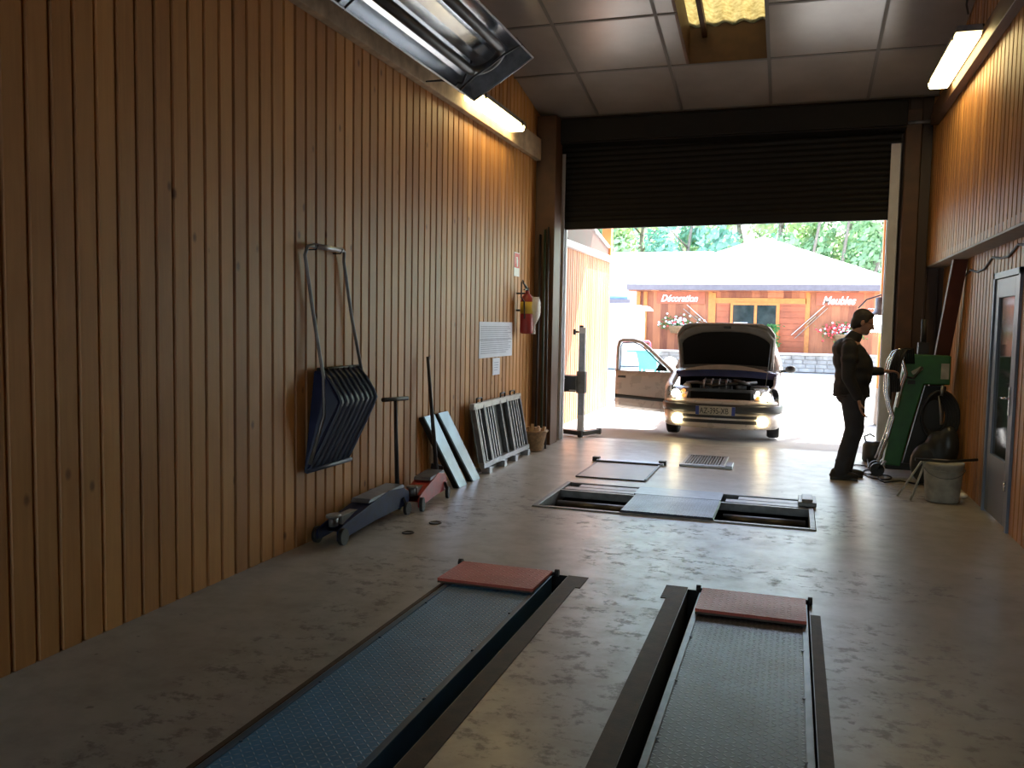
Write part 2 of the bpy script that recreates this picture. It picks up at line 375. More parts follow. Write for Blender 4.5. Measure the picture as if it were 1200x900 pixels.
# floor with the pits cut out of it
PITS = [(-1.90, -1.26, .25, 5.02, .5), (-.53, .145, .25, 5.02, .5), (-2.05, .23, 6.84, 8.05, .38), (-1.12, -.68, 9.6, 10.33, .25)]
fb = MB()
xs = sorted({-3.6, 2.2, *[p[0] for p in PITS], *[p[1] for p in PITS]}); ys = sorted({-4.2, 11.4, *[p[2] for p in PITS], *[p[3] for p in PITS]})
for i in range(len(xs)-1):
    for j in range(len(ys)-1):
        cx, cy = (xs[i]+xs[i+1])/2, (ys[j]+ys[j+1])/2
        if any(p[0] < cx < p[1] and p[2] < cy < p[3] for p in PITS): continue
        fb.add([(xs[i], ys[j], 0), (xs[i+1], ys[j], 0), (xs[i+1], ys[j+1], 0), (xs[i], ys[j+1], 0)], [(0, 1, 2, 3)])
fb.mi = 1
for (a, b, c_, d, h) in PITS:
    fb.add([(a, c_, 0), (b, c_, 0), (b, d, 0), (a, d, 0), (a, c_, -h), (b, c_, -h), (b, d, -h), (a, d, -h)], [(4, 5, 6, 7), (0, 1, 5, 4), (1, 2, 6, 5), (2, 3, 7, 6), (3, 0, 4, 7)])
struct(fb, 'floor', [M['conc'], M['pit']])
g = MB()
g.add([(-60, 11.4, -.02), (60, 11.4, -.02), (60, 75, -.02), (-60, 75, -.02)], [(0, 1, 2, 3)])
g.add([(-60, -30, -.02), (60, -30, -.02), (60, -4.2, -.02), (-60, -4.2, -.02)], [(0, 1, 2, 3)])
g.add([(-60, -4.2, -.02), (-3.6, -4.2, -.02), (-3.6, 11.4, -.02), (-60, 11.4, -.02)], [(0, 1, 2, 3)])
g.add([(2.2, -4.2, -.02), (60, -4.2, -.02), (60, 11.4, -.02), (2.2, 11.4, -.02)], [(0, 1, 2, 3)])
struct(g, 'yard_ground', M['asph'])
# brown steel edges let into the floor beside the lift platforms
e = MB()
for (x0, x1) in ((-1.255, -1.16), (-1.925, -1.902), (-.63, -.533), (.148, .20)): e.box(x0, x1, .25, 4.8, -.01, .004)
e.box(-1.255, -1.13, 4.8, 5.02, -.01, .004); e.box(-.66, -.533, 4.8, 5.05, -.01, .004)
struct(e, 'trim_1', M['brownstrip'])
# tongue and groove cladding, every board with its chamfers, as one wall
def clad(name, x, side, y0, y1, z0, z1, off, mats, pitch=.13, gw=.019, depth=.016):
    m = MB(); pts = [(x, y0)]
    k = math.ceil((y0-off)/pitch)
    while off+k*pitch < y1:
        c = off+k*pitch
        if c-gw > y0 and c+gw < y1:
            pts += [(x, c-gw*.75), (x-side*depth, c-gw*.3), (x-side*depth, c+gw*.3), (x, c+gw*.75)]
        k += 1
    pts.append((x, y1))
    zt = z1 if callable(z1) else (lambda y: z1)
    m.grid([[(px, py, z0) for px, py in pts], [(px, py, zt(py)) for px, py in pts]], smooth=False)
    b = x-side*.09
    m.add([(x, y0, z0), (x, y1, z0), (b, y1, z0), (b, y0, z0), (x, y0, zt(y0)), (x, y1, zt(y1)), (b, y1, zt(y1)), (b, y0, zt(y0))],
          [(0, 3, 2, 1), (4, 5, 6, 7), (1, 2, 6, 5), (2, 3, 7, 6), (0, 4, 7, 3)])
    return struct(m, name, mats)
clad('wall_left', LX, 1, -4.1, 10.98, 0, lambda y: cz(y)+.3, .02, M['clad'])
clad('wall_right', RX, -1, -4.1, 7.33, 0, 2.27, .05, M['clad'])
clad('wall_right', RX, -1, 8.27, 11.0, 0, 2.27, .05, M['clad'])
clad('wall_right', RX, -1, 7.33, 8.27, 2.045, 2.27, .05, M['clad'])
clad('wall_right', UX, -1, -4.1, 11.02, 2.29, lambda y: cz(y)+.3, .03, M['clad'])
s = MB(); s.box(UX+.002, RX+.08, -4.1, 11.0, 2.272, 2.36); struct(s, 'trim_2', M['greybeam'])
# plates along the walls below the sloping ceiling
b = MB(); b.box(LX+.003, LX+.075, -4, 10.40, 3.575, 3.84); struct(b, 'trim_3', M['beam'], bevel=.006)
b = MB(); b.box(UX-.085, UX-.003, -4, 10.6, 3.815, 3.925); b.box(UX-.065, UX-.003, -4, 10.6, 3.925, 4.03); struct(b, 'trim_4', M['post'], bevel=.005)
# ceiling panels in their grid, with the roof light left open
COLS = [-3.15, -2.41, -1.38, -.35, .70, 1.44]
ROWS = [10.62, 9.49] + [9.49-1.04*k for k in range(1, 14)]
HX0, HX1, HY0, HY1 = -1.17, -.37, 7.45, 9.47
c = MB(); tb = MB(); G = .014
def slab(m, x0, x1, y0, y1, dz0, dz1):
    if x1-x0 < .02 or y1-y0 < .02: return
    m.hexa([(x0, y0, cz(y0)+dz0), (x1, y0, cz(y0)+dz0), (x1, y1, cz(y1)+dz0), (x0, y1, cz(y1)+dz0)],
           [(x0, y0, cz(y0)+dz1), (x1, y0, cz(y0)+dz1), (x1, y1, cz(y1)+dz1), (x0, y1, cz(y1)+dz1)])
for i in range(len(COLS)-1):
    for j in range(len(ROWS)-1):
        x0, x1, y0, y1 = COLS[i]+G, COLS[i+1]-G, ROWS[j+1]+G, ROWS[j]-G
        if i == 2 and HY0-.3 < (y0+y1)/2 < HY1:
            slab(c, x0, HX0-.012, y0, y1, 0, .03); continue
        slab(c, x0, x1, y0, y1, 0, .03)
struct(c, 'ceiling', M['ceil'])
for x in COLS[1:-1]: slab(tb, x-G-.004, x+G+.004, -4, 10.62, -.006, -.001)
for y in ROWS[:-1]:
    if HY0+.2 < y < HY1-.2 or abs(y-ROWS[2]) < .01:
        slab(tb, COLS[0], HX0-.01, y-G-.004, y+G+.004, -.005, -.001); slab(tb, HX1+.01, COLS[-1], y-G-.004, y+G+.004, -.005, -.001)
    else: slab(tb, COLS[0], COLS[-1], y-G-.004, y+G+.004, -.005, -.001)
struct(tb, 'trim_5', M['tbar'])
# wooden shaft of the roof light
w = MB()
slab(w, HX0-.03, HX0, HY0, HY1, -.002, .36); slab(w, HX1, HX1+.03, HY0, HY1, -.002, .36)
slab(w, HX0-.03, HX1+.03, HY1, HY1+.03, -.002, .36); slab(w, HX0-.03, HX1+.03, HY0-.03, HY0, -.002, .36)
slab(w, HX0+.13, HX0+.18, HY0, HY1, .26, .34); slab(w, HX0, HX1, 8.38, 8.46, .2, .34)
struct(w, 'trim_6', M['post'])
cs = MB(); N = 56; rows = []
for yy in (HY0-.1, HY1+.12):
    rows.append([(HX0-.1+(HX1-HX0+.2)*k/N, yy, cz(yy)+.40+.018*math.sin(2*PI*(HX0+(HX1-HX0+.2)*k/N)/.19)) for k in range(N+1)])
cs.grid(rows); win = struct(cs, 'window_1', M['fibre'])
so_ = win.modifiers.new('thick', 'SOLIDIFY'); so_.thickness = .003
# roof above, open only over the roof light
r = MB()
slab(r, -3.6, HX0-.03, -4.4, 11.2, .37, .5); slab(r, HX1+.03, 2.2, -4.4, 11.2, .37, .5)
slab(r, HX0-.03, HX1+.03, -4.4, HY0-.03, .37, .5); slab(r, HX0-.03, HX1+.03, HY1+.03, 11.2, .37, .5)
struct(r, 'roof_deck', M['post'])
# gable end with the shutter opening
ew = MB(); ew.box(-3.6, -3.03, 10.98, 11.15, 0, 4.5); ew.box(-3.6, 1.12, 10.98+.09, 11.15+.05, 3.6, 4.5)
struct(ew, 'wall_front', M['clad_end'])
ew = MB(); pts = [(1.12, 11.02)]
k = 1.19
while k < 2.15: pts += [(k-.012, 11.02), (k-.005, 11.03), (k+.005, 11.03), (k+.012, 11.02)]; k += .13
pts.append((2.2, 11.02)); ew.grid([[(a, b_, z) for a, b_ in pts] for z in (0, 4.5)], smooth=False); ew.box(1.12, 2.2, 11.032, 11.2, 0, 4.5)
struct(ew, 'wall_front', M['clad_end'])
p = MB(); p.box(-3.145, -2.89, 10.42, 10.74, 0, 4.13); struct(p, 'trim_7', M['post'], bevel=.008)
p = MB(); p.box(1.135, 1.30, 10.8, 11.0, 0, 4.05); struct(p, 'trim_8', M['post'], bevel=.008)
# jamb channels
for (a, b_) in ((-3.0, -2.90), (1.0, 1.115)):
    p = MB(); p.box(a, b_, 10.93, 10.945, 0, 3.75 if a < 0 else 3.7); p.box(a if a < 0 else b_-.01, a+.01 if a < 0 else b_, 10.93, 11.12, 0, 3.7)
    p.box(a, b_, 11.06, 11.12, 0, 3.7)
    struct(p, 'trim_9', M['jamb'])
# walls behind the camera: a second wide doorway
bk = MB(); bk.box(-3.3, -2.3, -4.25, -4.1, 0, 7.4); bk.box(.7, 1.8, -4.25, -4.1, 0, 7.4); bk.box(-2.3, .7, -4.25, -4.1, 2.5, 7.4)
struct(bk, 'wall_back', M['clad_end'])
# outer wing wall with its grey cap, canopy and hill
clad('wall_outside', -3.35, 1, 11.15, 16.1, -.02, 2.72, .04, M['red_clad'], pitch=.14)
cp = MB(); cp.box(-3.46, -3.27, 11.15, 16.15, 2.72, 2.82); struct(cp, 'trim_10', M['jamb'])
cn = MB(); cn.hexa([(-6, 11.16, 4.25), (7, 11.16, 4.25), (7, 15.2, 4.10), (-6, 15.2, 4.10)], [(-6, 11.16, 4.4), (7, 11.16, 4.4), (7, 15.2, 4.25), (-6, 15.2, 4.25)])
struct(cn, 'canopy_roof', M['redwood'])
ob = MB(); ob.box(1.78, 7, 11.2, 11.4, 0, 4.3); struct(ob, 'wall_outside', M['red_clad'])
hl = MB(); P = []
for j in range(11):
    y = 44+j*5
    P.append([(x, y, -.1+max(0, (y-47))*.55+1.2*math.sin(x*.21+j)*min(1, j/3)) for x in range(-70, 71, 7)])
hl.grid(P); struct(hl, 'hill', M['hill'])

# ------------------------------------------------------------------ side door
dz = 2.03
d = MB(); y0, y1 = 7.34, 8.26
d.box(RX-.02, RX+.05, y0, y0+.05, 0, dz+.01); d.box(RX-.02, RX+.05, y1-.05, y1, 0, dz+.01); d.box(RX-.02, RX+.05, y0, y1, dz-.04, dz+.01)
fr = struct(d, 'door_frame', M['doorp'])
d = MB(); a, b_ = y0+.085, y1-.055
d.box(RX-.005, RX+.04, a, a+.12, .02, dz-.045); d.box(RX-.005, RX+.04, b_-.12, b_, .02, dz-.045)
d.box(RX-.005, RX+.04, a+.12, b_-.12, .02, .52); d.box(RX-.005, RX+.04, a+.12, b_-.12, 1.83, dz-.045)
door = struct(d, 'door_1', M['doorp'], bevel=.003)
d = MB(); d.box(RX+.012, RX+.022, a+.12, b_-.12, .52, 1.83); d.build('pane', M['dglass'], door)
d = MB(); d.box(RX-.018, RX-.005, a+.04, a+.08, .9, 1.12); d.tube([(RX-.01, a+.06, 1.03), (RX-.05, a+.06, 1.03), (RX-.055, a+.07, 1.03), (RX-.055, a+.18, 1.025)], .009); d.build('door_handle', M['chrome'], door)
d = MB(); d.cyl((RX-.012, a+.06, .3), (RX-.012, a+.06, .38), .009); d.build('latch', M['chrome'], door)
d = MB(); d.box(RX-.003, RX+.05, y0+.05, y0+.083, 0, dz-.04); struct(d, 'trim_11', M['blackm'])
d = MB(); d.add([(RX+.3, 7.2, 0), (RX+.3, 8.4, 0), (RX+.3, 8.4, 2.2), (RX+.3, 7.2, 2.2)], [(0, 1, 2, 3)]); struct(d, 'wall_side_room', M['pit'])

# ------------------------------------------------------------------ roller shutter
t_ = thing('roller_shutter', (-.95, 11, 2.8), 'dark roller shutter half lowered over the garage doorway', 'shutter')
m = MB(); zz = 2.80; n = 16
def sh(x): return -.018+(x+3.02)*.0125     # hangs a little lower on the left
rows = []
for k in range(n*4+1):
    z = zz+.10+k*(1.12/(n*4)); y = 11.0-.012*abs(math.sin(PI*k/4))
    rows.append([(x, y, z+sh(x)) for x in (-3.03, 1.11)])
m.grid(rows, smooth=False); rows = [[(x, 11.02, q[0][2]+sh(x)-sh(-3.03)) for x in (-3.03, 1.11)] for q in rows[::8]]
m.grid(rows, smooth=False)
m.build('curtain', M['shut'], t_)
m = MB(); m.hexa([(-3.03, 10.985, zz+sh(-3.03)), (1.11, 10.985, zz+sh(1.11)), (1.11, 11.03, zz+sh(1.11)), (-3.03, 11.03, zz+sh(-3.03))],
                 [(-3.03, 10.985, zz+.1+sh(-3.03)), (1.11, 10.985, zz+.1+sh(1.11)), (1.11, 11.03, zz+.1+sh(1.11)), (-3.03, 11.03, zz+.1+sh(-3.03))])
m.build('bottom_bar', M['shut'], t_)
m = MB(); m.box(-3.08, 1.13, 10.63, 10.97, 3.84, 4.12); m.box(-3.08, 1.13, 10.64, 10.96, 3.82, 3.84); m.build('shutter_box', M['shut'], t_, bevel=.01)
m = MB(); m.cyl((1.13, 10.8, 3.9), (1.42, 10.8, 3.9), .018); m.build('drive_shaft', M['galvd'], t_)

# ================================================================== LIFTS AND TESTERS IN THE FLOOR
def lift(x0, x1, top, rail, lab, lab2):
    t = thing('lift_platform', ((x0+x1)/2, 2.7, 0), lab, 'vehicle lift platform')
    m = MB(); m.box(x0+.03, x1-.03, .4, 4.93, -.004, .012); m.build('checker_plate', top, t)
    m = MB(); m.box(x0, x0+.03, .4, 4.93, -.12, .018); m.box(x1-.03, x1, .4, 4.93, -.12, .018)
    m.box(x0+.03, x1-.03, .4, .43, -.12, -.004); m.box(x0+.03, x1-.03, 4.9, 4.93, -.12, -.004)
    for k in range(6):
        m.cyl((x0+.032, 2.0+.55*k, .013), (x0+.032, 2.0+.55*k, .021), .008, 8); m.cyl((x1-.032, 2.0+.55*k, .013), (x1-.032, 2.0+.55*k, .021), .008, 8)
    m.build('side_rail', rail, t, bevel=.004)
    m = MB(); m.box(x0+.1, x0+.2, .6, 4.6, -.4, -.16); m.box(x1-.2, x1-.1, .6, 4.6, -.4, -.16); m.build('scissor_arm', M['blackm'], t)
    return t
def flap(x0, x1, lab):
    t = thing('ramp_flap', ((x0+x1)/2, 4.76, .02), lab, 'ramp flap')
    m = MB(); m.hexa([(x0, 4.55, .030), (x1, 4.55, .030), (x1, 4.97, .022), (x0, 4.97, .022)], [(x0, 4.55, .046), (x1, 4.55, .046), (x1, 4.97, .036), (x0, 4.97, .036)])
    m.build('checker_plate', M['reddia'], t)
    m = MB(); m.box(x0, x1, 4.55, 4.57, .019, .030); m.build('edge', M['brownstrip'], t)
    m = MB(); m.cyl((x0-.03, 4.985, .015), (x1+.03, 4.985, .015), .012, 10); m.build('hinge', M['blackm'], t)
    for x in (x0-.025, x1+.025):
        m = MB(); m.cyl((x-.012, 4.985, .022), (x+.012, 4.985, .022), .022, 12); m.build('hinge_knob', M['black'], t)
    return t
lift(-1.88, -1.335, M['bluedia'], M['bluesteel'], 'long blue checker plate lift platform sunk in the concrete, left of the pair', '')
lift(-.455, .135, M['greydia'], M['greysteel'], 'long worn grey checker plate lift platform sunk in the concrete, right of the pair', '')
flap(-1.93, -1.345, 'red checker plate flap at the far end of the blue platform')
flap(-.44, .125, 'red checker plate flap at the far end of the grey platform')
# roller brake tester
t = thing('brake_tester', (-.9, 7.4, 0), 'roller brake tester set in the floor with two roller openings and centre plates', 'brake tester')
m = MB()
m.box(-2.045, .225, 6.845, 6.885, -.1, .012); m.box(-2.045, -2.0, 6.885, 8.04, -.1, .012); m.box(.185, .225, 6.885, 7.66, -.1, .014)
m.box(-2.0, .225, 8.0, 8.045, -.1, .010); m.box(-2.0, .185, 7.61, 7.65, -.06, .008)
m.build('frame', M['galvd'], t, bevel=.003)
m = MB(); m.hexa([(-1.30, 6.86, .012), (-.54, 6.86, .012), (-.54, 7.60, .012), (-1.30, 7.60, .012)], [(-1.29, 6.87, .03), (-.55, 6.87, .03), (-.55, 7.59, .03), (-1.29, 7.59, .03)])
m.build('centre_plate', M['steeldia'], t)
m = MB(); m.box(-1.32, -.55, 7.66, 8.02, .008, .018); m.build('rear_plate', M['greysteel'], t)
for (x0, x1) in ((-1.98, -1.33), (-.51, .16)):
    for (yy, r) in ((7.05, .085), (7.44, .085)):
        m = MB(); m.cyl((x0, yy, -.14), (x1, yy, -.14), r, 24); m.build('roller', M['blackm'], t)
    m = MB(); m.box(x0, x1, 6.92, 6.975, -.05, -.012); m.build('front_bar', M['galv'], t)
    m = MB(); m.box(x0, x1, 7.68, 7.80, -.02, .008); m.box(x0+.1, x1, 7.84, 7.97, -.03, .004); m.build('cover_plate', M['galvd'], t)
m = MB(); m.box(.10, .25, 7.7, 8.03, .012, .05); m.box(.13, .22, 7.74, 7.98, .05, .07); m.build('junction_box', M['galvd'], t, bevel=.005)
# play detector plate
t = thing('side_slip_plate', (-1.68, 8.9, 0), 'low square steel tester plate in the floor behind the brake tester', 'floor plate')
m = MB(); m.box(-2.02, -1.35, 8.38, 9.33, .003, .012); m.build('plate', mat('plate_film', (.26, .24, .235), .42, .1), t)
m = MB(); m.box(-2.04, -1.33, 8.355, 8.378, .001, .014); m.box(-2.045, -2.022, 8.38, 9.35, .001, .013); m.box(-1.348, -1.325, 8.38, 9.35, .001, .02); m.box(-2.04, -1.33, 9.33, 9.36, .001, .03); m.build('edge', M['blackm'], t)
m = MB(); m.box(-2.05, -1.30, 9.36, 9.46, .001, .03); m.build('rail', M['galv'], t, bevel=.004)
for x in (-2.07, -1.32): 
    m = MB(); m.box(x-.04, x+.04, 9.42, 9.5, .001, .05); m.build('stop_block', M['blackm'], t, bevel=.006)
t = thing('drain_grate', (-.9, 9.97, 0), 'slotted steel drain grate in the floor in front of the car', 'drain grate')
m = MB(); m.box(-1.13, -.67, 9.58, 9.62, -.02, .012); m.box(-1.13, -.67, 10.31, 10.35, -.02, .012); m.box(-1.13, -1.10, 9.62, 10.31, -.02, .012); m.box(-.70, -.67, 9.62, 10.31, -.02, .012)
m.build('frame', M['galvd'], t)
m = MB()
for k in range(13): m.box(-1.09+k*.031, -1.09+k*.031+.014, 9.63, 10.3, -.025, .008)
m.build('grating', M['galvd'], t)
m = MB(); m.box(-1.14, -.62, 9.47, 9.56, .001, .025); m.box(-.64, -.57, 9.45, 9.75, .001, .04); m.build('front_bar', M['galv'], t, bevel=.004)
# ================================================================== LAMPS AND HEATER
def batten(loc, y0, y1, w, tilt, lab, armx, grp=None):
    x, z = loc
    t = thing('fluorescent_light', (x, (y0+y1)/2, z), lab, 'ceiling light')
    m = MB(); m.X = Matrix.Translation((x, 0, z)) @ Matrix.Rotation(tilt, 4, 'Y')
    m.prism([(-w/2, 0), (w/2, 0), (w/2-.01, .05), (-w/2+.01, .05)], 1, y0, y1); m.build('housing', M['galvd'], t, bevel=.004)
    m = MB(); m.X = Matrix.Translation((x, 0, z)) @ Matrix.Rotation(tilt, 4, 'Y')
    m.prism([(-w/2+.004, -.002), (-w/2+.02, -.055), (w/2-.02, -.055), (w/2-.004, -.002)], 1, y0+.02, y1-.02); m.build('diffuser', M['tubeem'], t, bevel=.012)
    for yy in (y0+.14, y1-.14):
        for sx in (-1, 1): m = MB(); m.X = Matrix.Translation((x, 0, z)); m.box(sx*(w/2-.004)-.006, sx*(w/2-.004)+.006, yy-.02, yy+.02, -.02, .03); m.build('clip', M['blackm'], t)
    for yy in (y0+.1, y1-.2):
        m = MB(); m.tube([(armx, yy, z+.07), (x, yy, z+.07)], .012, 8); m.tube([(x, yy, z+.07), (x, yy, z+.04)], .012, 8); m.build('bracket', M['blackm'], t)
    return t
batten((-3.0, 3.72), 7.75, 9.2, .20, 0, 'lit fluorescent light high on the left wall beyond the heater', -3.14)
batten((1.24, 3.93), 7.75, 9.3, .20, 0, 'lit fluorescent light on brackets high on the right wall', 1.36)
m = MB(); m.tube([(1.43, 7.3, 4.6), (1.36, 7.5, 4.45), (1.2, 7.6, 4.28), (1.2, 7.7, 4.12), (1.22, 7.72, 4.05)], .009, 8)
m.build('power_cable', M['black'], None, label='dark cable looping down to the right fluorescent light', cat='cable')
# radiant heater, tilted towards the room
t = thing('radiant_heater', (-2.49, 5.2, 3.67), 'large tilted radiant heater with polished reflector high on the left wall', 'heater')
A = Vector((-2.76, 0, 3.50)); B = Vector((-2.22, 0, 3.83)); ex = (B-A).normalized(); WD = (B-A).length; en = Vector((-ex.z, 0, ex.x))   # en points up and back
def hp(u, v, y): q = A+ex*u+en*v; return (q.x, y, q.z)
Y0, Y1 = 2.2, 7.2
prof = [(0, 0), (.05, .17), (.16, .20), (.22, .13), (.28, .20), (.37, .20), (.43, .13), (.49, .20), (.58, .17), (WD, 0)]
m = MB(); m.grid([[hp(u, v, y) for u, v in prof] for y in (Y0, Y1)], smooth=False)
ref = m.build('reflector', M['reflector'], t)
so_ = ref.modifiers.new('thick', 'SOLIDIFY'); so_.thickness = .004; so_.offset = 1
m = MB(); m.prism([(0, 0)], 1, 0, 0) if False else None
for y in (Y0, Y1-.004):
    m = MB(); P = [hp(u, v, y) for u, v in ((0, 0), (.03, .24), (WD-.03, .24), (WD, 0))]; Q = [(a, b_+.004, c_) for a, b_, c_ in P]; m.hexa(P, Q)
    m.build('end_plate', M['galvd'], t)
m = MB()
for u in (0, WD): m.tube([hp(u, 0, Y0), hp(u, 0, Y1)], .008, 6)
m.tube([hp(0, 0, Y1), hp(WD, 0, Y1)], .008, 6); m.build('rim', M['galv'], t)
m = MB(); path = [hp(.17, .075, Y0+.1), hp(.17, .075, Y1-.42)]
for k in range(1, 12): a = PI*k/12; path.append(hp(.325-.155*math.cos(a), .075, Y1-.42+.20*math.sin(a)))
path += [hp(.48, .075, Y1-.42), hp(.48, .075, Y0+.1)]
m.tube(path, .042, 16); m.build('burner_tube', M['heattube'], t)
for y in (3.4, 4.9, 6.85):
    m = MB(); m.tube([hp(-.01, .0, y), hp(.17, .02, y), hp(.33, .012, y), hp(.48, .02, y), hp(WD+.01, .0, y)], .009, 6); m.build('cross_wire', M['blackm'], t)
for y in (3.0, 4.9, 6.87):
    m = MB(); m.tube([(-3.12, y, 3.86), (-3.09, y, 3.60), (-2.93, y, 3.60), (-2.74, y, 3.56)], .010, 6); m.tube([(-2.74, y, 3.56), (-2.66, y, 3.74)], .010, 6); m.build('wall_bracket', M['blackm'], t)

# ================================================================== ALONG THE LEFT WALL
# snow scoop hung by its handle
t = thing('snow_scoop', (-3.1, 5.4, 1.0), 'navy ribbed snow scoop hanging by its tube handle on the left wall', 'snow scoop')
ya, yb = 5.17, 5.74
prof = [(-3.10, 1.20, 0), (-3.03, 1.125, .0), (-2.965, 1.03, .0), (-2.945, .98, 0), (-2.965, .92, -.01), (-3.03, .75, -.05), (-3.10, .56, -.11), (-3.115, .52, -.13)]
m = MB(); m.grid([[(x, y+dy, z) for (x, z, dy) in prof] for y in [ya+(yb-ya)*k/8 for k in range(9)]]); 
m.mi = 0; o = m.build('pan', [M['scoop']], t); q = o.modifiers.new('thick', 'SOLIDIFY'); q.thickness = .006
for k in range(8):
    y = ya+.035+(yb-ya-.05)*k/7
    m = MB(); m.tube([(x+.004, y+dy, z+.002) for (x, z, dy) in prof], .011, 8); m.build('rib', M['scoopr'], t)
for y in (ya, yb):
    m = MB(); pp = [(x, y+dy, z) for (x, z, dy) in prof]+[(-3.13, y-.13, .50), (-3.135, y-.06, .8), (-3.13, y, 1.19)]
    n_ = len(pp); m.add(pp, [tuple(range(n_))]); o = m.build('side_cheek', M['scoop'], t); q = o.modifiers.new('thick', 'SOLIDIFY'); q.thickness = .005
m = MB(); m.tube([(-3.105, ya-.14, .515), (-3.095, yb-.12, .515)], .016, 8); m.build('cutting_edge', M['scoopr'], t)
m = MB(); m.tube([(-3.10, ya-.01, 1.205), (-3.10, yb+.01, 1.205)], .012, 8); m.build('rear_rim', M['black'], t)
m = MB()
m.tube([(-3.095, ya-.12, .56), (-3.03, ya-.04, .9), (-3.06, ya, 1.15), (-3.11, 5.13, 1.55), (-3.12, 5.03, 1.98), (-3.105, 5.04, 2.035), (-3.095, 5.08, 2.045), (-3.095, 5.49, 2.045), (-3.105, 5.53, 2.035), (-3.12, 5.55, 1.97), (-3.11, 5.66, 1.55), (-3.07, yb, 1.16)], .0125, 10)
m.build('tube_handle', M['galvd'], t)
m = MB(); m.tube([(-3.095, 5.1, 2.045), (-3.095, 5.48, 2.045)], .018, 10); m.build('grip', M['galv'], t)
for y, w_ in ((5.12, 'nearer'), (5.45, 'farther')):
    m = MB(); m.tube([(-3.15, y, 2.02), (-3.09, y, 2.02), (-3.075, y, 2.05)], .005, 6)
    m.build('wall_hook', M['blackm'], None, label='small dark wall hook carrying the scoop handle, %s of the two' % w_, cat='hook')

def floor_jack(p0, ang, sc, paint, lab, T, hl, ws=1, zs=1):
    t = thing('floor_jack', p0, lab, 'floor jack')
    X = Matrix.Translation(p0) @ Matrix.Rotation(ang, 4, 'Z') @ Matrix.Diagonal((sc, sc*ws, sc*zs, 1))
    for s in (-1, 1):      # side frames: low nose at 0, high at the back, length 1 along +x
        m = MB(); m.X = X
        m.prism([(0, .03), (.05, .025), (.5, .05), (1.0, .06), (1.04, .09), (1.04, .15), (.95, .19), (.72, .21), (.45, .17), (.1, .115), (0, .09)], 1, s*.105-.006, s*.105+.006)
        m.build('side_frame', paint, t, bevel=.003)
    m = MB(); m.X = X; m.grid([[(x, y, z) for y in (-.1, .1)] for x, z in ((.14, .10), (.30, .145), (.5, .178), (.72, .20), (.95, .18), (1.03, .14), (1.03, .09), (.5, .06), (.14, .05))]); m.build('body_shell', paint, t)
    m = MB(); m.X = X; m.hexa([(.42, -.1, .178), (.98, -.1, .19), (.98, .1, .19), (.42, .1, .178)], [(.45, -.1, .20), (.95, -.1, .213), (.95, .1, .213), (.45, .1, .20)]); m.build('top_cover', M['greysteel'], t)
    m = MB(); m.X = X; m.bar((.62, 0, .13), (.13, 0, .125), .09, .05); m.cyl((.08, 0, .10), (.08, 0, .155), .04, 16); m.cyl((.08, 0, .155), (.08, 0, .17), .062, 16); m.build('lift_arm', M['galvd'], t)
    m = MB(); m.X = X; m.cyl((.75, 0, .09), (1.0, 0, .10), .045, 14); m.build('hydraulic_cylinder', M['blackm'], t)
    for s in (-1, 1):
        m = MB(); m.X = X; m.cyl((.04, s*.115, .05), (.04, s*.155, .05), .05, 18); m.build('front_wheel', M['black'], t)
        m = MB(); m.X = X; m.cyl((.96, s*.13, .045), (.96, s*.165, .045), .045, 18); m.bar((.96, s*.147, .05), (.93, s*.12, .12), .03, .02); m.build('caster', M['black'], t)
    m = MB(); m.X = X; m.cyl((1.0, -.09, .12), (1.0, .09, .12), .03, 12); m.build('handle_yoke', M['blackm'], t)
    Xi = X
    b0 = X @ Vector((1.0, 0, .13))
    m = MB()
    top = Vector(hl); m.tube([b0, top], [.02, .014], 10); m.build('handle', M['blackm'], t)
    if T:
        d = Vector((.15, .98, -.03)).normalized()
        m = MB(); m.tube([top-d*.17, top+d*.17], .017, 10); m.build('grip', M['black'], t)
    return t
floor_jack((-2.99, 5.10, 0), math.radians(90), 1.10, M['bluej'], 'dark blue floor jack with upright T handle by the left wall', True, (-3.0, 6.17, .925), .68, 1.05)
floor_jack((-2.92, 6.28, 0), math.radians(92), .62, M['redj'], 'red floor jack with long plain handle behind the blue jack', False, (-3.08, 6.98, 1.235), 1.2, 1.9)
# two bright boards leaning on the wall
for i, (yb_, yt_, lab) in enumerate(((7.44, 6.96, 'bright metal loading board leaning on the wall, nearer of the pair'), (7.80, 7.28, 'bright metal loading board leaning on the wall, farther of the pair'))):
    t = thing('loading_board', (-2.95, yb_, 0), lab, 'metal board')
    w = .235
    b0 = [Vector((-2.90, yb_-.14+.04, .0)), Vector((-2.90, yb_+w-.14, .0)), Vector((-3.10, yt_+w, .70)), Vector((-3.10, yt_, .70))]
    nn = Vector((-1, 0, -.3)).normalized()*.028
    m = MB(); m.hexa([q+nn for q in b0], b0); m.build('panel', M['board'], t, bevel=.004)
    m = MB(); m.bar(b0[0]+nn*1.2, b0[3]+nn*1.2, .012, .05, (1, 0, 0)); m.bar(b0[1]+nn*1.2, b0[2]+nn*1.2, .012, .05, (1, 0, 0)); m.build('side_flange', M['blackm'], t)
    m = MB(); q = (b0[0]*.7+b0[3]*.3)+nn*2; m.bar(q, q+Vector((-.12, .0, .02)), .05, .05); m.build('support_leg', M['blackm'], t)
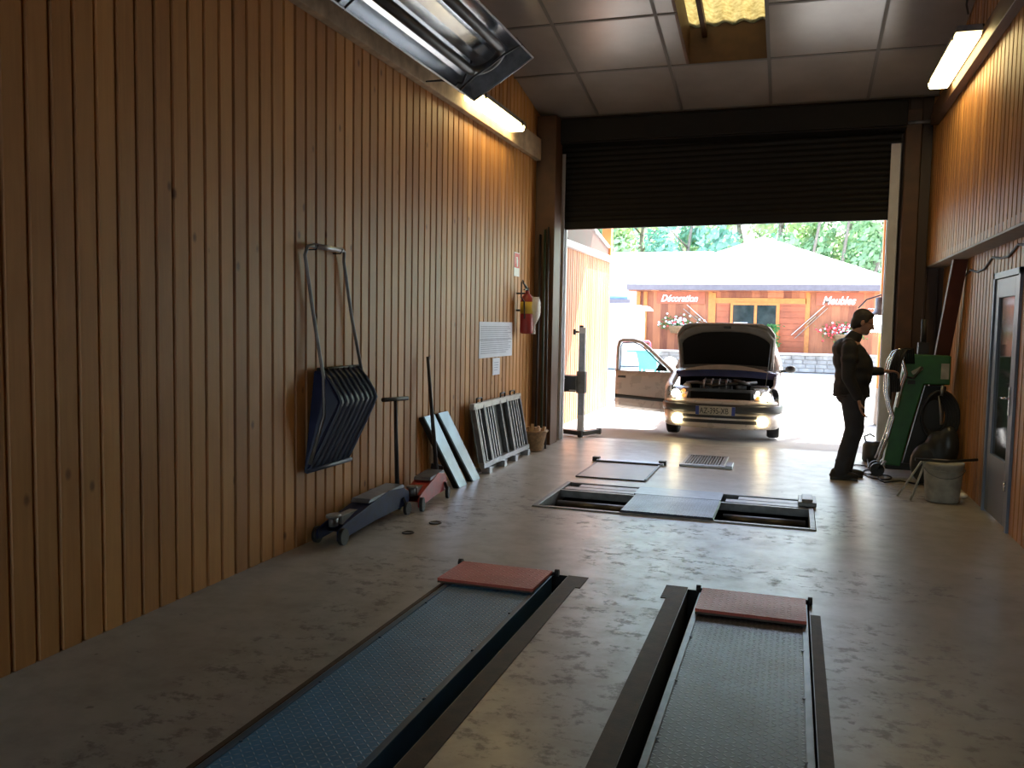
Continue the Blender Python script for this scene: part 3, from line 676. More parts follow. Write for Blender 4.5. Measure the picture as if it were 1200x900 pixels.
# steel rack leaning on the wall
t = thing('steel_rack', (-3.05, 8.9, 0), 'galvanised steel rack of upright bars leaning on the left wall', 'steel rack')
def rk(u, v, w=0):      # u along the wall 0..1, v up the leaning face 0..1
    y = 8.12+1.5*u-.04*v; x = -2.96-.10*v+w; return Vector((x, y, .09+.60*v))
m = MB(); m.bar(rk(-.02, 0), rk(1.02, 0), .06, .05); m.build('bottom_rail', M['galv'], t)
m = MB(); m.bar(rk(-.02, 1), rk(1.02, 1), .05, .06); m.build('top_rail', M['galv'], t)
for u in (0, .17, .52, .67, 1.0):
    m = MB(); m.bar(rk(u, 0), rk(u, 1), .03, .05, (1, 0, 0)); m.build('upright', M['greysteel'], t)
for k, u in enumerate((.05, .10, .22, .27, .32, .37, .72, .78, .84, .90, .95)):
    m = MB(); m.bar(rk(u, 0), rk(u, 1), .016, .02, (1, 0, 0)); m.build('bar', M['galv'], t)
m = MB(); m.hexa([rk(.53, 0, -.02), rk(.66, 0, -.02), rk(.66, 0, -.03), rk(.53, 0, -.03)], [rk(.53, 1, -.02), rk(.66, 1, -.02), rk(.66, 1, -.03), rk(.53, 1, -.03)])
m.hexa([rk(.38, 0, -.02), rk(.51, 0, -.02), rk(.51, 0, -.03), rk(.38, 0, -.03)], [rk(.38, 1, -.02), rk(.51, 1, -.02), rk(.51, 1, -.03), rk(.38, 1, -.03)]); m.build('panel', M['gfab'], t)
for u in (.12, .62, .85):
    m = MB(); m.tube([rk(u-.05, 1)+Vector((0, 0, .02)), rk(u-.05, 1)+Vector((0, 0, .075)), rk(u+.05, 1)+Vector((0, 0, .075)), rk(u+.05, 1)+Vector((0, 0, .02))], .009, 8); m.build('handle', M['blackm'], t)
for u in (.06, .38, .64, .95):
    m = MB(); m.box(-3.0, -2.90, rk(u, 0).y-.04, rk(u, 0).y+.04, 0, .065); m.build('foot', M['galv'], t)
m = MB(); m.box(-3.03, -2.985, 8.06, 9.66, 0, .02); m.build('base_strip', M['galv'], t)
m = MB(); m.hexa([rk(0, .02, -.045), rk(1, .02, -.045), rk(1, .02, -.05), rk(0, .02, -.05)], [rk(0, .98, -.035), rk(1, .98, -.035), rk(1, .98, -.04), rk(0, .98, -.04)]); m.build('added_dark_sheet', M['gfab'], t)  # dark sheet added so the gaps between the bars look black
# notices
def notice(y0, y1, z0, z1, lab, rows):
    t = thing('notice_sheet', (LX, (y0+y1)/2, (z0+z1)/2), lab, 'paper notice')
    m = MB(); x = LX+.004; m.box(x, x+.003, y0, y1, z0, z1); m.build('sheet', M['paper'], t)
    m = MB(); x += .0036
    for k in range(rows):
        z = z1-.05-(z1-z0-.08)*k/rows
        m.box(x, x+.0006, y0+.04, y1-.04-.2*(y1-y0)*random.random(), z-.006, z+.002)
    if rows > 6: m.box(x, x+.0008, y0, y1, (z0+z1)/2-.003, (z0+z1)/2+.003)
    m.build('print', M['ink'], t)
notice(8.46, 9.57, 1.165, 1.555, 'large white notice pinned on the left wall', 14)
notice(8.90, 9.14, .965, 1.155, 'small white notice below the large one', 4)
# extinguisher sign
t = thing('extinguisher_sign', (LX, 9.69, 2.25), 'red and white sign above the fire extinguisher', 'sign')
m = MB(); m.box(LX+.003, LX+.007, 9.6, 9.80, 2.10, 2.38); m.build('plate', M['white'], t)
m = MB(); m.box(LX+.007, LX+.009, 9.61, 9.79, 2.20, 2.37); m.build('red_field', M['redp'], t)
m = MB(); X = LX+.009; m.box(X, X+.0015, 9.69, 9.735, 2.215, 2.30); m.box(X, X+.0015, 9.70, 9.725, 2.30, 2.325); m.box(X, X+.0015, 9.67, 9.70, 2.315, 2.325); m.box(X, X+.0015, 9.66, 9.67, 2.25, 2.325); m.build('pictogram', M['white'], t)
# extinguisher with a plastic bag
ex_, ey = -3.02, 9.74
t = thing('fire_extinguisher', (ex_, ey, 1.6), 'red fire extinguisher hanging on the left wall by the corner post', 'fire extinguisher')
m = MB(); m.lathe([(0, 1.42), (.06, 1.42), (.078, 1.435), (.08, 1.46), (.08, 1.80), (.07, 1.85), (.04, 1.885), (.025, 1.90), (.025, 1.93), (0, 1.93)], (ex_, ey, 0)); m.build('cylinder', M['extr'], t)
m = MB(); m.lathe([(.081, 1.66), (.0815, 1.66), (.0815, 1.80), (.081, 1.80)], (ex_, ey, 0)); m.build('label_band', M['yellow'], t)
m = MB(); m.cyl((ex_, ey, 1.92), (ex_, ey, 1.97), .02, 12); m.bar((ex_, ey-.02, 1.97), (ex_-.01, ey-.13, 2.02), .02, .012); m.bar((ex_, ey-.02, 1.95), (ex_, ey-.12, 1.94), .02, .01); m.build('valve_lever', M['blackm'], t)
m = MB(); m.tube([(ex_, ey-.02, 1.94), (ex_-.02, ey-.12, 2.05), (ex_-.02, ey-.17, 2.02), (ex_-.02, ey-.17, 1.85), (ex_, ey-.11, 1.80), (ex_, ey-.095, 1.6)], .009, 8); m.build('hose', M['black'], t)
m = MB(); m.tube([(ex_-.07, ey, 1.7), (-3.15, ey, 1.7)], .012, 8); m.tube([(ex_-.01, ey, 1.9), (-3.15, ey, 1.9)], .01, 8); m.build('wall_bracket', M['blackm'], t)
m = MB(); P = []
for j in range(13):
    z = 1.86-.44*j/12; r = .03+.075*math.sin(PI*min(1, (j+1.5)/10))**.6
    P.append([(ex_+.07+r*.75*math.cos(2*PI*k/18)*(1+.12*math.sin(k*2.3+j)), ey+.05+r*.8*math.sin(2*PI*k/18)*(1+.12*math.cos(k*1.7+j*.8)), z) for k in range(18)])
m.grid(P, closed=True); m.add(P[-1], [tuple(range(18))])
o = m.build('plastic_bag', M['plastic'], None, label='white plastic bag hanging over the fire extinguisher', cat='plastic bag')
mb_ = M['plastic'].node_tree.nodes; 
for n_ in mb_:
    if n_.type == 'BSDF_PRINCIPLED': n_.inputs['Alpha'].default_value = .62
# rods standing in the corner
for i, (xb, yb_, xt, yt_, r, h, mm, lab) in enumerate((( -2.86, 10.1, -2.95, 10.36, .011, 2.75, 'gfab', 'thin grey rod leaning in the corner, farthest right'), (-2.93, 10.15, -3.00, 10.38, .016, 2.72, 'green2', 'dark green rod leaning in the corner, middle'), (-3.02, 10.2, -3.06, 10.38, .016, 2.66, 'blackm', 'black rod leaning in the corner, farthest left'))):
    m = MB(); m.tube([(xb, yb_, 0), (xt, yt_, h)], r, 10)
    if mm == 'green2' : M['green2'] = mat('dark_green_rod', (.015, .03, .015), .5)
    m.build('rod', M[mm], None, label=lab, cat='rod')
# basket of split wood
t = thing('basket', (-2.95, 9.86, 0), 'brown basket standing in the corner at the left pillar', 'basket')
bx, by = -2.95, 9.86
m = MB(); m.lathe([(.0, .01), (.11, .01), (.12, .02), (.17, .24), (.18, .25), (.165, .25), (.11, .03), (0, .03)], (bx, by, 0), n=20); m.build('body', M['wick'], t)
m = MB(); m.tube([(bx+.175*math.cos(2*PI*k/20), by+.175*math.sin(2*PI*k/20), .25) for k in range(21)], .014, 8); m.build('rim', M['wick'], t)
for k in range(9):
    a = 2.4*k; rr = .02+.011*k; m = MB(); c0 = Vector((bx+rr*math.cos(a), by+rr*math.sin(a), .12)); c1 = c0+Vector((.05*math.cos(a*1.7), .05*math.sin(a*1.7), .16+.05*random.random()))
    m.bar(c0, c1, .035, .025); m.build('wood_stick', M['chip'], None, label='pale split wood stick standing in the corner basket', cat='wood stick', group='wood sticks in the corner basket')
# bits on the floor
for i, (px, py, sx, lab) in enumerate(((-2.62, 5.62, .045, 'small dark disc on the floor beside the blue jack, nearer'), (-2.56, 5.98, .05, 'small dark disc on the floor beside the blue jack, farther'))):
    m = MB(); m.lathe([(0, .001), (sx, .001), (sx, .006), (sx*.8, .009), (sx*.75, .005), (0, .005)], (px, py, 0)); m.build('disc', M['blackm'], None, label=lab, cat='disc')

# ================================================================== HEADLIGHT TESTER
hx, hy = -2.74, 11.45
t = thing('headlight_tester', (hx, hy, 0), 'grey headlight aiming tester on a wheeled column in the doorway', 'headlight tester')
m = MB(); m.box(hx-.045, hx+.045, hy-.04, hy+.04, .06, 1.50); m.build('column', M['jamb'], t, bevel=.006)
m = MB(); m.box(hx-.035, hx+.035, hy-.045, hy-.04, .3, 1.42); m.build('scale_strip', M['galv'], t)
m = MB(); m.cyl((hx-.045, hy, 1.44), (hx-.11, hy, 1.44), .012, 8); m.cyl((hx-.10, hy, 1.44), (hx-.125, hy, 1.44), .04, 14); m.cyl((hx-.02, hy, 1.49), (hx-.02, hy, 1.53), .03, 10); m.build('knob', M['black'], t)
m = MB(); m.box(hx-.33, hx-.05, hy-.14, hy+.12, .62, .84); m.build('optic_box', M['gfab'], t, bevel=.01)
m = MB(); m.box(hx-.14, hx-.05, hy-.143, hy-.14, .635, .65); m.box(hx-.30, hx-.2, hy-.143, hy-.14, .80, .812); m.build('label_strip', M['jamb'], t)
m = MB(); m.box(hx-.06, hx+.06, hy-.06, hy+.06, .60, .9); m.build('slide', M['galvd'], t, bevel=.005)
m = MB(); m.bar((hx-.36, hy+.1, .05), (hx+.02, hy-.05, .05), .09, .06); m.bar((hx+.02, hy-.1, .05), (hx+.17, hy+.28, .05), .10, .06); m.build('base', M['gfab'], t, bevel=.008)
for (x, y) in ((hx-.36, hy+.1), (hx+.03, hy-.14), (hx+.19, hy+.3)):
    m = MB(); m.cyl((x-.03, y, .048), (x+.03, y, .048), .046, 16); m.build('wheel', M['black'], t)
m = MB(); m.bar((-3.06, 12.3, .004), (-2.99, 12.35, .004), .08, .006)
# ================================================================== RIGHT SIDE
# leaning timber
t = MB(); t.hexa([(1.33, 10.33, 0), (1.48, 10.33, 0), (1.48, 10.43, 0), (1.33, 10.43, 0)], [(1.49, 9.50, 2.26), (1.622, 9.50, 2.26), (1.622, 9.60, 2.26), (1.49, 9.60, 2.26)])
t.build('timber_post', M['redwood'], None, bevel=.005, label='dark red brown timber leaning against the right wall behind the machine', cat='timber post')
# cable on the wall above the door
m = MB(); pts = []
for (px_, y, z) in ((0, 9.6, 2.10), (0, 9.35, 2.14), (0, 9.0, 2.10), (0, 8.7, 2.11), (0, 8.4, 2.19), (0, 8.1, 2.16), (0, 7.8, 2.15), (0, 7.5, 2.22), (0, 7.2, 2.19), (0, 6.8, 2.17)): pts.append((RX-.012, y, z))
m.tube(pts, .010, 8); m.build('wall_cable', M['black'], None, label='loose dark cable running along the right wall above the door', cat='cable')
# green workshop machine
mx_, my = 1.2, 9.9
t = thing('workshop_machine', (1.25, 9.9, 0), 'green workshop machine with bright tube handles beside the man', 'workshop machine')
m = MB(); m.prism([(.955, .13), (1.12, .12), (1.20, .52), (1.31, .99), (1.55, .99), (1.55, 1.29), (1.13, 1.30), (1.08, .98)], 1, 9.70, 9.86); m.build('cabinet', M['green'], t, bevel=.012)
m = MB(); m.prism([(1.15, .14), (1.50, .14), (1.53, .97), (1.33, .97)], 1, 9.76, 9.84); m.build('inner_panel', M['black'], t, bevel=.008)
m = MB(); m.box(1.46, 1.535, 9.693, 9.70, 1.05, 1.21); m.build('label_plate', M['cream'], t)
m = MB(); m.X = Matrix.Translation((1.235, 9.69, 1.13)) @ Matrix.Rotation(math.radians(-32), 4, 'Y'); m.box(-.055, .055, 0, .012, -.02, .02); m.build('badge', M['cream'], t, bevel=.006)
m = MB(); m.box(1.15, 1.22, 9.66, 9.70, .99, 1.03); m.tube([(1.14, 9.68, 1.06), (1.2, 9.66, 1.05), (1.28, 9.66, 1.17)], .014, 8); m.build('clamp', M['black'], t)
for (dy) in (9.66, 9.88):
    m = MB(); m.tube([(.90, dy, .16), (.99, dy, .45), (1.03, dy, .64), (.985, dy, .78), (.955, dy, .90), (.955, dy, 1.10), (.975, dy, 1.22), (1.02, dy, 1.31), (1.08, dy, 1.34), (1.14, dy, 1.31)], .017, 12); m.build('tube_handle', M['chrome'], t)
m = MB(); m.tube([(1.06, 9.68, .74), (1.10, 9.68, .98), (1.13, 9.66, 1.1), (1.09, 9.64, 1.22), (1.07, 9.66, 1.30), (1.12, 9.68, 1.33)], .02, 12); m.build('tube_guard', M['chrome'], t)
m = MB(); m.tube([(.955, 9.66, 1.08), (.955, 9.88, 1.08)], .015, 10); m.tube([(.99, 9.66, .45), (.99, 9.88, .45)], .012, 10); m.build('cross_bar', M['chrome'], t)
for k in range(5):
    m = MB(); x0 = 1.0+.02*k; m.tube([(x0, 9.64+.01*k, .9), (x0-.03, 9.62, 1.15), (x0+.03, 9.62, 1.34), (x0+.10, 9.64, 1.36), (x0+.12, 9.66, 1.2)], .010, 8); m.build('hose', M['black'], t)
for y in (9.70, 9.87):
    m = MB(); m.cyl((.90, y-.025, .07), (.90, y+.025, .07), .07, 20); m.build('wheel', M['black'], t)
    m = MB(); m.bar((.90, y, .07), (.98, y, .17), .05, .02); m.build('wheel_fork', M['galvd'], t)
m = MB(); m.box(.98, 1.52, 9.72, 9.86, .08, .15); m.build('base', M['black'], t, bevel=.01)
m = MB(); m.cyl((1.48, 9.76, 0), (1.48, 9.76, .09), .03, 12); m.cyl((1.48, 9.84, 0), (1.48, 9.84, .09), .03, 12); m.build('foot', M['black'], t)
# stuff on top of the machine
m = MB(); m.box(1.24, 1.34, 9.72, 9.82, 1.302, 1.42); m.cyl((1.29, 9.77, 1.42), (1.29, 9.77, 1.66), .028, 12); m.build('spray_can', M['black'], None, fix=False, label='black upright tool standing on top of the green machine', cat='tool')
# coiled hoses and a dark sack in front of the machine
t = thing('hose_coil', (1.42, 9.5, .6), 'coil of black hose hanging on the front of the green machine', 'hose')
for k in range(6):
    m = MB(); r = .13+.012*k; m.tube([(1.40+.01*k+r*.9*math.cos(2*PI*j/24), 9.60-.012*k+.02*math.sin(4*PI*j/24), .68+r*1.35*math.sin(2*PI*j/24)) for j in range(25)], .015, 8, cap=False); m.build('loop', M['black'], t)
m = MB(); m.cap((1.45, 9.36, .17), (1.43, 9.36, .42), .15, .13, 18); m.ell((1.32, 9.34, .22), (.16, .12, .21)); m.ell((1.50, 9.30, .40), (.10, .10, .22))
o = m.build('sack', M['gfab'], None, label='bulging black sack on the floor between machine and bucket', cat='sack'); remesh(o, .02, 6)
m = MB(); m.tube([(1.40, 9.36, .9), (1.42, 9.33, .75), (1.43, 9.31, .62)], [.006, .012, .014], 8); m.tube([(1.43, 9.4, .9), (1.44, 9.42, 1.0)], .015, 8)
m.build('nozzle', M['galvd'], t)
# bucket
bx, by = 1.345, 8.52
t = thing('bucket', (bx, by, 0), 'dirty white plastic bucket on the floor below the side door', 'bucket')
m = MB(); m.lathe([(0, .003), (.135, .003), (.14, .012), (.165, .33), (.172, .335), (.172, .36), (.16, .36), (.132, .02), (0, .02)], (bx, by, 0), n=28); m.build('body', M['cream'], t)
m = MB(); m.lathe([(.166, .29), (.173, .29), (.174, .30), (.166, .30)], (bx, by, 0), n=28); m.build('rim_band', M['cream'], t)
m = MB(); m.tube([(bx-.172, by, .33)]+[(bx-.172*math.cos(PI*k/10), by-.12*math.sin(PI*k/10)-.05, .33-.1*math.sin(PI*k/10)) for k in range(1, 10)]+[(bx+.172, by, .33)], .004, 6); m.build('bail_handle', M['galvd'], t)
for i, (a, b_, lab) in enumerate((((bx-.25, by-.1, .385), (bx+.27, by-.02, .40), 'black bar lying across the top of the white bucket'),)):
    m = MB(); m.tube([a, ((a[0]+b_[0])/2, (a[1]+b_[1])/2, .372), b_], .013, 8); m.build('bar', M['black'], None, label=lab, cat='bar')
for i, (a, b_, lab) in enumerate((((bx-.36, by+.1, 0), (bx-.17, by+.0, .375), 'pale thin stick leaning on the bucket, farther left one'), ((bx-.27, by-.08, 0), (bx-.16, by-.08, .375), 'pale thin stick leaning on the bucket, nearer one'))):
    m = MB(); m.tube([a, b_], .010, 8); m.build('stick', M['cream'], None, label=lab, cat='stick')
m = MB(); m.ell((1.555, 8.75, .025), (.04, .06, .025)); m.build('rag', M['white'], None, label='crumpled white rag on the floor by the right wall', cat='rag')
# black box and cables in the doorway behind the man
t = thing('power_pack', (.93, 10.85, 0), 'small black box with cables on the floor in the doorway', 'power pack')
m = MB(); m.box(.87, 1.02, 10.75, 10.98, .02, .24) if False else m.lathe([(0, 0), (.10, 0), (.115, .03), (.115, .20), (.09, .24), (0, .24)], (.94, 10.74, 0), n=20); m.build('case', M['gfab'], t)
m = MB(); m.tube([(.86, 10.74, .23), (.84, 10.70, .30), (.90, 10.7, .33), (.95, 10.72, .30)], .012, 8); m.build('carry_handle', M['bluesteel'], t)
m = MB(); pp = []
for k in range(40):
    a = k*.42; pp.append((.72+.012*k*.6+.14*math.cos(a)*(1-.01*k), 10.2-.02*k+.22*math.sin(a), .01))
m.tube([(.88, 10.66, .04)]+pp+[(1.1, 9.45, .01), (1.25, 9.3, .01), (1.3, 9.5, .01)], .008, 6); m.build('floor_cable', M['black'], None, label='thin black cable looping on the floor by the machine wheel', cat='cable')
# ================================================================== THE CAR
CX, CYF = -.905, 11.76
car = thing('car', (CX, CYF+1.8, 0), 'beige hatchback facing the doorway with bonnet up and headlights on', 'car')
def cp_(x, y, z): return (CX+x, CYF+y, z)
HW = .79
def plan(n=28, e=2.9, w=HW, d=.50, y0=0.0):      # rounded nose outline seen from above
    out = []
    for k in range(n+1):
        a = PI*k/n; c, s_ = math.cos(a), math.sin(a)
        out.append((-w*math.copysign(abs(c)**(2/e), c), y0+d*(1-abs(s_)**(2/e))))
    return out
def band(m, prof, wall=True, n=28, x0=-9, x1=9):
    rows = []
    for (z, off) in prof:
        pl_ = plan(n, y0=off*1.0, w=HW-off)
        rows.append([cp_(x, y, z) for (x, y) in pl_ if x0 <= x <= x1])
    m.grid(rows)
m = MB(); band(m, [(.165, .07), (.17, .03), (.20, .012), (.28, 0), (.385, 0), (.395, .02)]); m.build('bumper', M['carp'], car)
m = MB(); band(m, [(.385, .012), (.392, -.018), (.41, -.024), (.475, -.024), (.492, -.016), (.498, .02)]); m.build('bumper_strip', M['carblk'], car)
m = MB(); band(m, [(.495, .02), (.50, .012), (.53, .014), (.555, .03), (.565, .07)]); m.build('nose_panel', M['carp'], car)
# lower air intake: two dark slots
for (z0, z1) in ((.315, .355), (.245, .29)):
    m = MB(); m.grid([[cp_(x, y-.006, z) for (x, y) in plan(60) if abs(x) < .49] for z in (z0, z1)]); m.build('air_slot', M['black'], car)
# plate
m = MB(); m.box(CX-.31, CX+.21, CYF-.034, CYF-.026, .355, .475); pb = m.build('number_plate', M['cream'], car)
for q_ in (0,):
    m = MB(); m.box(CX-.31, CX-.265, CYF-.036, CYF-.034, .357, .473); m.build('blue_band', mat('plate_blue', (.03, .06, .3), .5), pb)
    m = MB(); m.box(CX+.165, CX+.21, CYF-.036, CYF-.034, .357, .473); m.build('blue_band', mat('plate_blue', (.03, .06, .3), .5), pb)
text('AZ-395-XB', .112, (CX-.257, CYF-.0345, .376), (1, 0, 0), (0, 0, 1), M['black'], 'characters', pb, depth=.002, xs=.72)
# lamps
for s in (-1, 1):
    m = MB(); rows = []
    for z, off in ((.545, .028), (.58, .035), (.64, .075), (.70, .14), (.715, .20)):
        pts = [(x, y) for (x, y) in plan(60, y0=off, w=HW-off*.55) if (x*s > .42 and y < .42)]
        pts.sort(key=lambda p: p[0]*s); pts = pts[:] 
        rows.append(pts)
    L_ = min(len(r) for r in rows); rows = [[cp_(x, y, z) for (x, y) in r[:L_]] for r, z in zip(rows, (.545, .58, .64, .70, .715))]
    m.grid(rows); hl_ = m.build('headlight', M['galv'], car)
    m = MB(); m.lathe([(0, -.012), (.04, -.010), (.058, 0), (.058, .03)], cp_(s*.60, .075, .625), (0, 1, .0)); m.build('main_lens', M['lampem'], hl_)
    for dz in (.035, -.03):
        m = MB(); m.lathe([(0, -.01), (.02, -.008), (.026, 0), (.026, .03)], cp_(s*.49, .055, .63+dz), (0, 1, 0)); m.build('small_lens', M['lampem2'] if s > 0 and dz > 0 else M['amber'], hl_)
    m = MB(); m.lathe([(0, -.02), (.045, -.018), (.062, -.004), (.066, .02)], cp_(s*.575, .02, .285), (s*-.15, 1, 0)); m.build('fog_lamp', M['lampem'], car)
# engine bay opening, slam panel
m = MB(); m.prism([(CX-.62, .54), (CX+.62, .54), (CX+.62, .62), (CX+.5, .70), (CX-.5, .70), (CX-.62, .62)], 1, CYF+.13, CYF+.15); m.build('radiator_panel', M['engine'], car)
m = MB(); m.box(CX-.40, CX+.40, CYF+.085, CYF+.13, .555, .66); m.build('radiator', M['hoodin'], car, bevel=.01)
m = MB(); m.box(CX-.66, CX+.66, CYF+.15, CYF+1.12, .38, .42); m.box(CX-.66, CX+.66, CYF+1.06, CYF+1.1, .4, .86); m.build('engine_bay', M['hoodin'], car)
m = MB(); m.box(CX-.30, CX+.12, CYF+.35, CYF+.8, .42, .76); m.build('engine_block', M['engine'], car, bevel=.02)
m = MB(); m.box(CX-.28, CX+.10, CYF+.38, CYF+.76, .76, .80); m.build('engine_cover', M['blackm'], car, bevel=.015)
for k in range(4):
    m = MB(); x = CX-.24+.10*k; m.tube([(x, CYF+.30, .66), (x, CYF+.28, .76), (x, CYF+.36, .80), (x, CYF+.5, .81)], .014, 10); m.build('intake_runner', M['galvd'], car)
m = MB(); m.lathe([(0, 0), (.07, 0), (.075, .02), (.075, .09), (.05, .12), (0, .12)], (CX+.25, CYF+.45, .68)); m.build('air_filter', M['galvd'], car)
m = MB(); m.box(CX+.38, CX+.62, CYF+.3, CYF+.52, .55, .74); m.build('battery', M['engine'], car, bevel=.01)
m = MB(); m.lathe([(0, 0), (.06, 0), (.06, .12), (.03, .15), (0, .15)], (CX-.48, CYF+.38, .6)); m.build('expansion_tank', M['cream'], car)
m = MB(); m.tube([(CX-.5, CYF+.5, .74), (CX-.35, CYF+.35, .77), (CX-.1, CYF+.28, .73), (CX+.2, CYF+.3, .77), (CX+.45, CYF+.5, .78)], .022, 10); m.build('coolant_hose', M['black'], car)
m = MB(); m.tube([(CX+.15, CYF+.4, .80), (CX+.22, CYF+.3, .80), (CX+.32, CYF+.3, .77), (CX+.36, CYF+.5, .76)], .028, 10); m.build('air_duct', M['black'], car)
m = MB(); rows = []
for (y, z) in ((.86, .80), (.90, .885), (1.0, .90), (1.12, .90)):
    rows.append([cp_(-.70+1.4*k/16, y-.06*(1-(2*k/16-1)**2), z+.035*(1-(2*k/16-1)**2)) for k in range(17)])
m.grid(rows); m.build('cowl_panel', M['cowl'], car)
m = MB(); m.grid([[cp_(-.62+1.24*k/16, .90+.02*j, .885+(.02+.095*(1-(2*k/16-1)**2))*j) for k in range(17)] for j in (0, 1)]); m.build('lit_screen_edge', mat('lit_screen_tone', (.30, .26, .24), .4), car)  # added strip, tinted as the lit lower edge of the windscreen
# body sides
def side(s):
    yf = [.30, .45, .62, .80, .95, 1.2, 1.6, 2.2, 2.8, 3.3, 3.6, 3.74]
    def hw(y): return HW+.015*math.sin(min(1, y/1.9)*PI/2)-(.10*((y-3.0)/.74)**2 if y > 3.0 else 0)-(.05*((.55-y)/.3)**2 if y < .55 else 0)
    m = MB(); rows = []
    for y in yf:
        zt = .72+.20*min(1, max(0, (y-.3)/.95))**.8
        h = hw(y); r = []
        def arch(yc): return abs(y-yc) < .02
        for (z, dx) in ((.19, -.05), (.24, -.01), (.40, 0), (.52, .0), (.62, -.002), (zt-.10, -.012), (zt-.03, -.03), (zt, -.075), (zt-.01, -.13), (zt-.08, -.14)):
            r.append(cp_(s*(h+dx), y, z))
        rows.append(r)
    m.grid(rows); return m
for s in (-1, 1):
    # front wing: kept open over the wheel
    def wingrow(y, z0, zt, h):
        zs = [z0, z0+(zt-z0)*.3, z0+(zt-z0)*.6, zt-.08, zt-.025, zt, zt-.005, zt-.07]
        dx = [0, .004, .002, -.008, -.028, -.07, -.12, -.13]
        return [cp_(s*(h+d_), y, z) for z, d_ in zip(zs, dx)]
    m = MB(); rows = []
    for k in range(25):
        y = .30+(1.20-.30)*k/24; yc = .72; R = .335
        z0 = .19 if abs(y-yc) > R else max(.19, .285+math.sqrt(max(0, R*R-(y-yc)**2)))
        zt = .72+.20*min(1, max(0, (y-.3)/.95))**.8
        h = HW+.012*math.sin(PI*min(1, (y-.1)/1.1))-(.035*((.5-y)/.2)**2 if y < .5 else 0)
        rows.append(wingrow(y, min(z0, zt-.12), zt, h))
    m.grid(rows); o = m.build('front_wing', M['carp'], car)
    # body behind the front door to the tail
    m = MB(); rows = []
    for k in range(29):
        y = (1.2 if s > 0 else 2.28)+(3.74-(1.2 if s > 0 else 2.28))*k/28; yc = 3.12; R = .33
        z0 = .19 if abs(y-yc) > R else max(.19, .285+math.sqrt(max(0, R*R-(y-yc)**2)))
        h = HW-(.10*((y-3.0)/.74)**2 if y > 3.0 else 0)
        rows.append([cp_(s*(h+d_), y, z) for z, d_ in ((z0, 0), (max(z0, .40), .004), (max(z0, .6), .003), (.80, -.01), (.90, -.03), (.93, -.06))])
    m.grid(rows); m.build('body_side', M['carp'], car)
    m = MB(); m.grid([[cp_(s*.79, y, .20), cp_(s*.77, y, .17), cp_(s*.5, y, .17)] for y in (1.1, 2.7)]); m.build('sill', M['carp'], car)
# cabin
prf = [(1.15, .93), (1.75, 1.33), (2.0, 1.395), (2.5, 1.41), (3.1, 1.36), (3.55, 1.12), (3.74, .90)]
def gw(z): return .70-.17*max(0, (z-.93)/.47)
m = MB(); rows = []
for (y, z) in prf[1:5]:
    w = gw(z); rows.append([cp_(w*(-1+2*k/10), y, z+.025*(1-(2*k/10-1)**2)-(.02 if k in (0, 10) else 0)) for k in range(11)])
m.grid(rows); o = m.build('roof', M['carp'], car); q = o.modifiers.new('thick', 'SOLIDIFY'); q.thickness = .02
m = MB(); rows = []
for t_ in (0, .5, 1):
    y = 1.15+.6*t_; z = .93+.4*t_; w = gw(z)-.03
    rows.append([cp_(w*(-1+2*k/10), y-.10*(1-(2*k/10-1)**2)*(1-t_), z+.02*(1-(2*k/10-1)**2)) for k in range(11)])
m.grid(rows); m.build('windscreen', M['glass'], car)
for s in (-1, 1):
    m = MB(); m.tube([cp_(s*.72, 1.12, .93), cp_(s*.60, 1.70, 1.31), cp_(s*.55, 2.05, 1.385)], .03, 8); m.build('front_pillar', M['carp'], car)
    m = MB(); m.tube([cp_(s*.72, 2.3, .93), cp_(s*.56, 2.4, 1.38)], .03, 8); m.build('middle_pillar', M['carp'], car)
    m = MB(); m.tube([cp_(s*.70, 3.68, .92), cp_(s*.57, 3.1, 1.35)], .05, 8); m.build('rear_pillar', M['carp'], car)
    m = MB(); m.add([cp_(s*.70, 2.34, .94), cp_(s*.68, 3.5, .94), cp_(s*.56, 3.1, 1.33), cp_(s*.56, 2.44, 1.36)], [(0, 1, 2, 3)]); m.build('rear_side_window', M['dglass'], car)
m = MB(); m.add([cp_(.70, 1.3, .95), cp_(.70, 2.26, .94), cp_(.56, 2.32, 1.36), cp_(.58, 1.85, 1.34)], [(0, 1, 2, 3)]); m.build('side_window', M['dglass'], car)
m = MB(); rows = [[cp_(w*(-1+2*k/8), y+(-.03*(2*k/8-1)**2), z) for k in range(9)] for (y, z, w) in ((3.1, 1.36, .55), (3.55, 1.12, .6), (3.76, .90, .68))]; m.grid(rows); m.build('rear_window', M['dglass'], car)
m = MB(); rows = [[cp_(w*(-1+2*k/8), y+(-.06*(2*k/8-1)**4), z) for k in range(9)] for (y, z, w) in ((3.76, .90, .72), (3.80, .6, .76), (3.80, .3, .74), (3.70, .22, .72))]; m.grid(rows); m.build('tailgate', M['carp'], car)
m = MB(); m.box(CX-.66, CX+.66, CYF+1.15, CYF+3.6, .25, .30); m.build('floor_pan', M['black'], car)
for x in (-.36, .36):
    m = MB(); m.box(CX+x-.23, CX+x+.23, CYF+1.75, CYF+2.2, .32, .52); m.hexa([cp_(x-.22, 2.15, .5), cp_(x+.22, 2.15, .5), cp_(x+.22, 2.28, .5), cp_(x-.22, 2.28, .5)], [cp_(x-.2, 2.3, 1.0), cp_(x+.2, 2.3, 1.0), cp_(x+.2, 2.4, 1.0), cp_(x-.2, 2.4, 1.0)])
    m.box(CX+x-.12, CX+x+.12, CYF+2.33, CYF+2.43, 1.02, 1.17); m.build('seat', M['gfab'], car, bevel=.03)
m = MB(); m.box(CX-.68, CX+.68, CYF+1.12, CYF+1.4, .62, .90); m.build('dashboard', M['gfab'], car, bevel=.04)
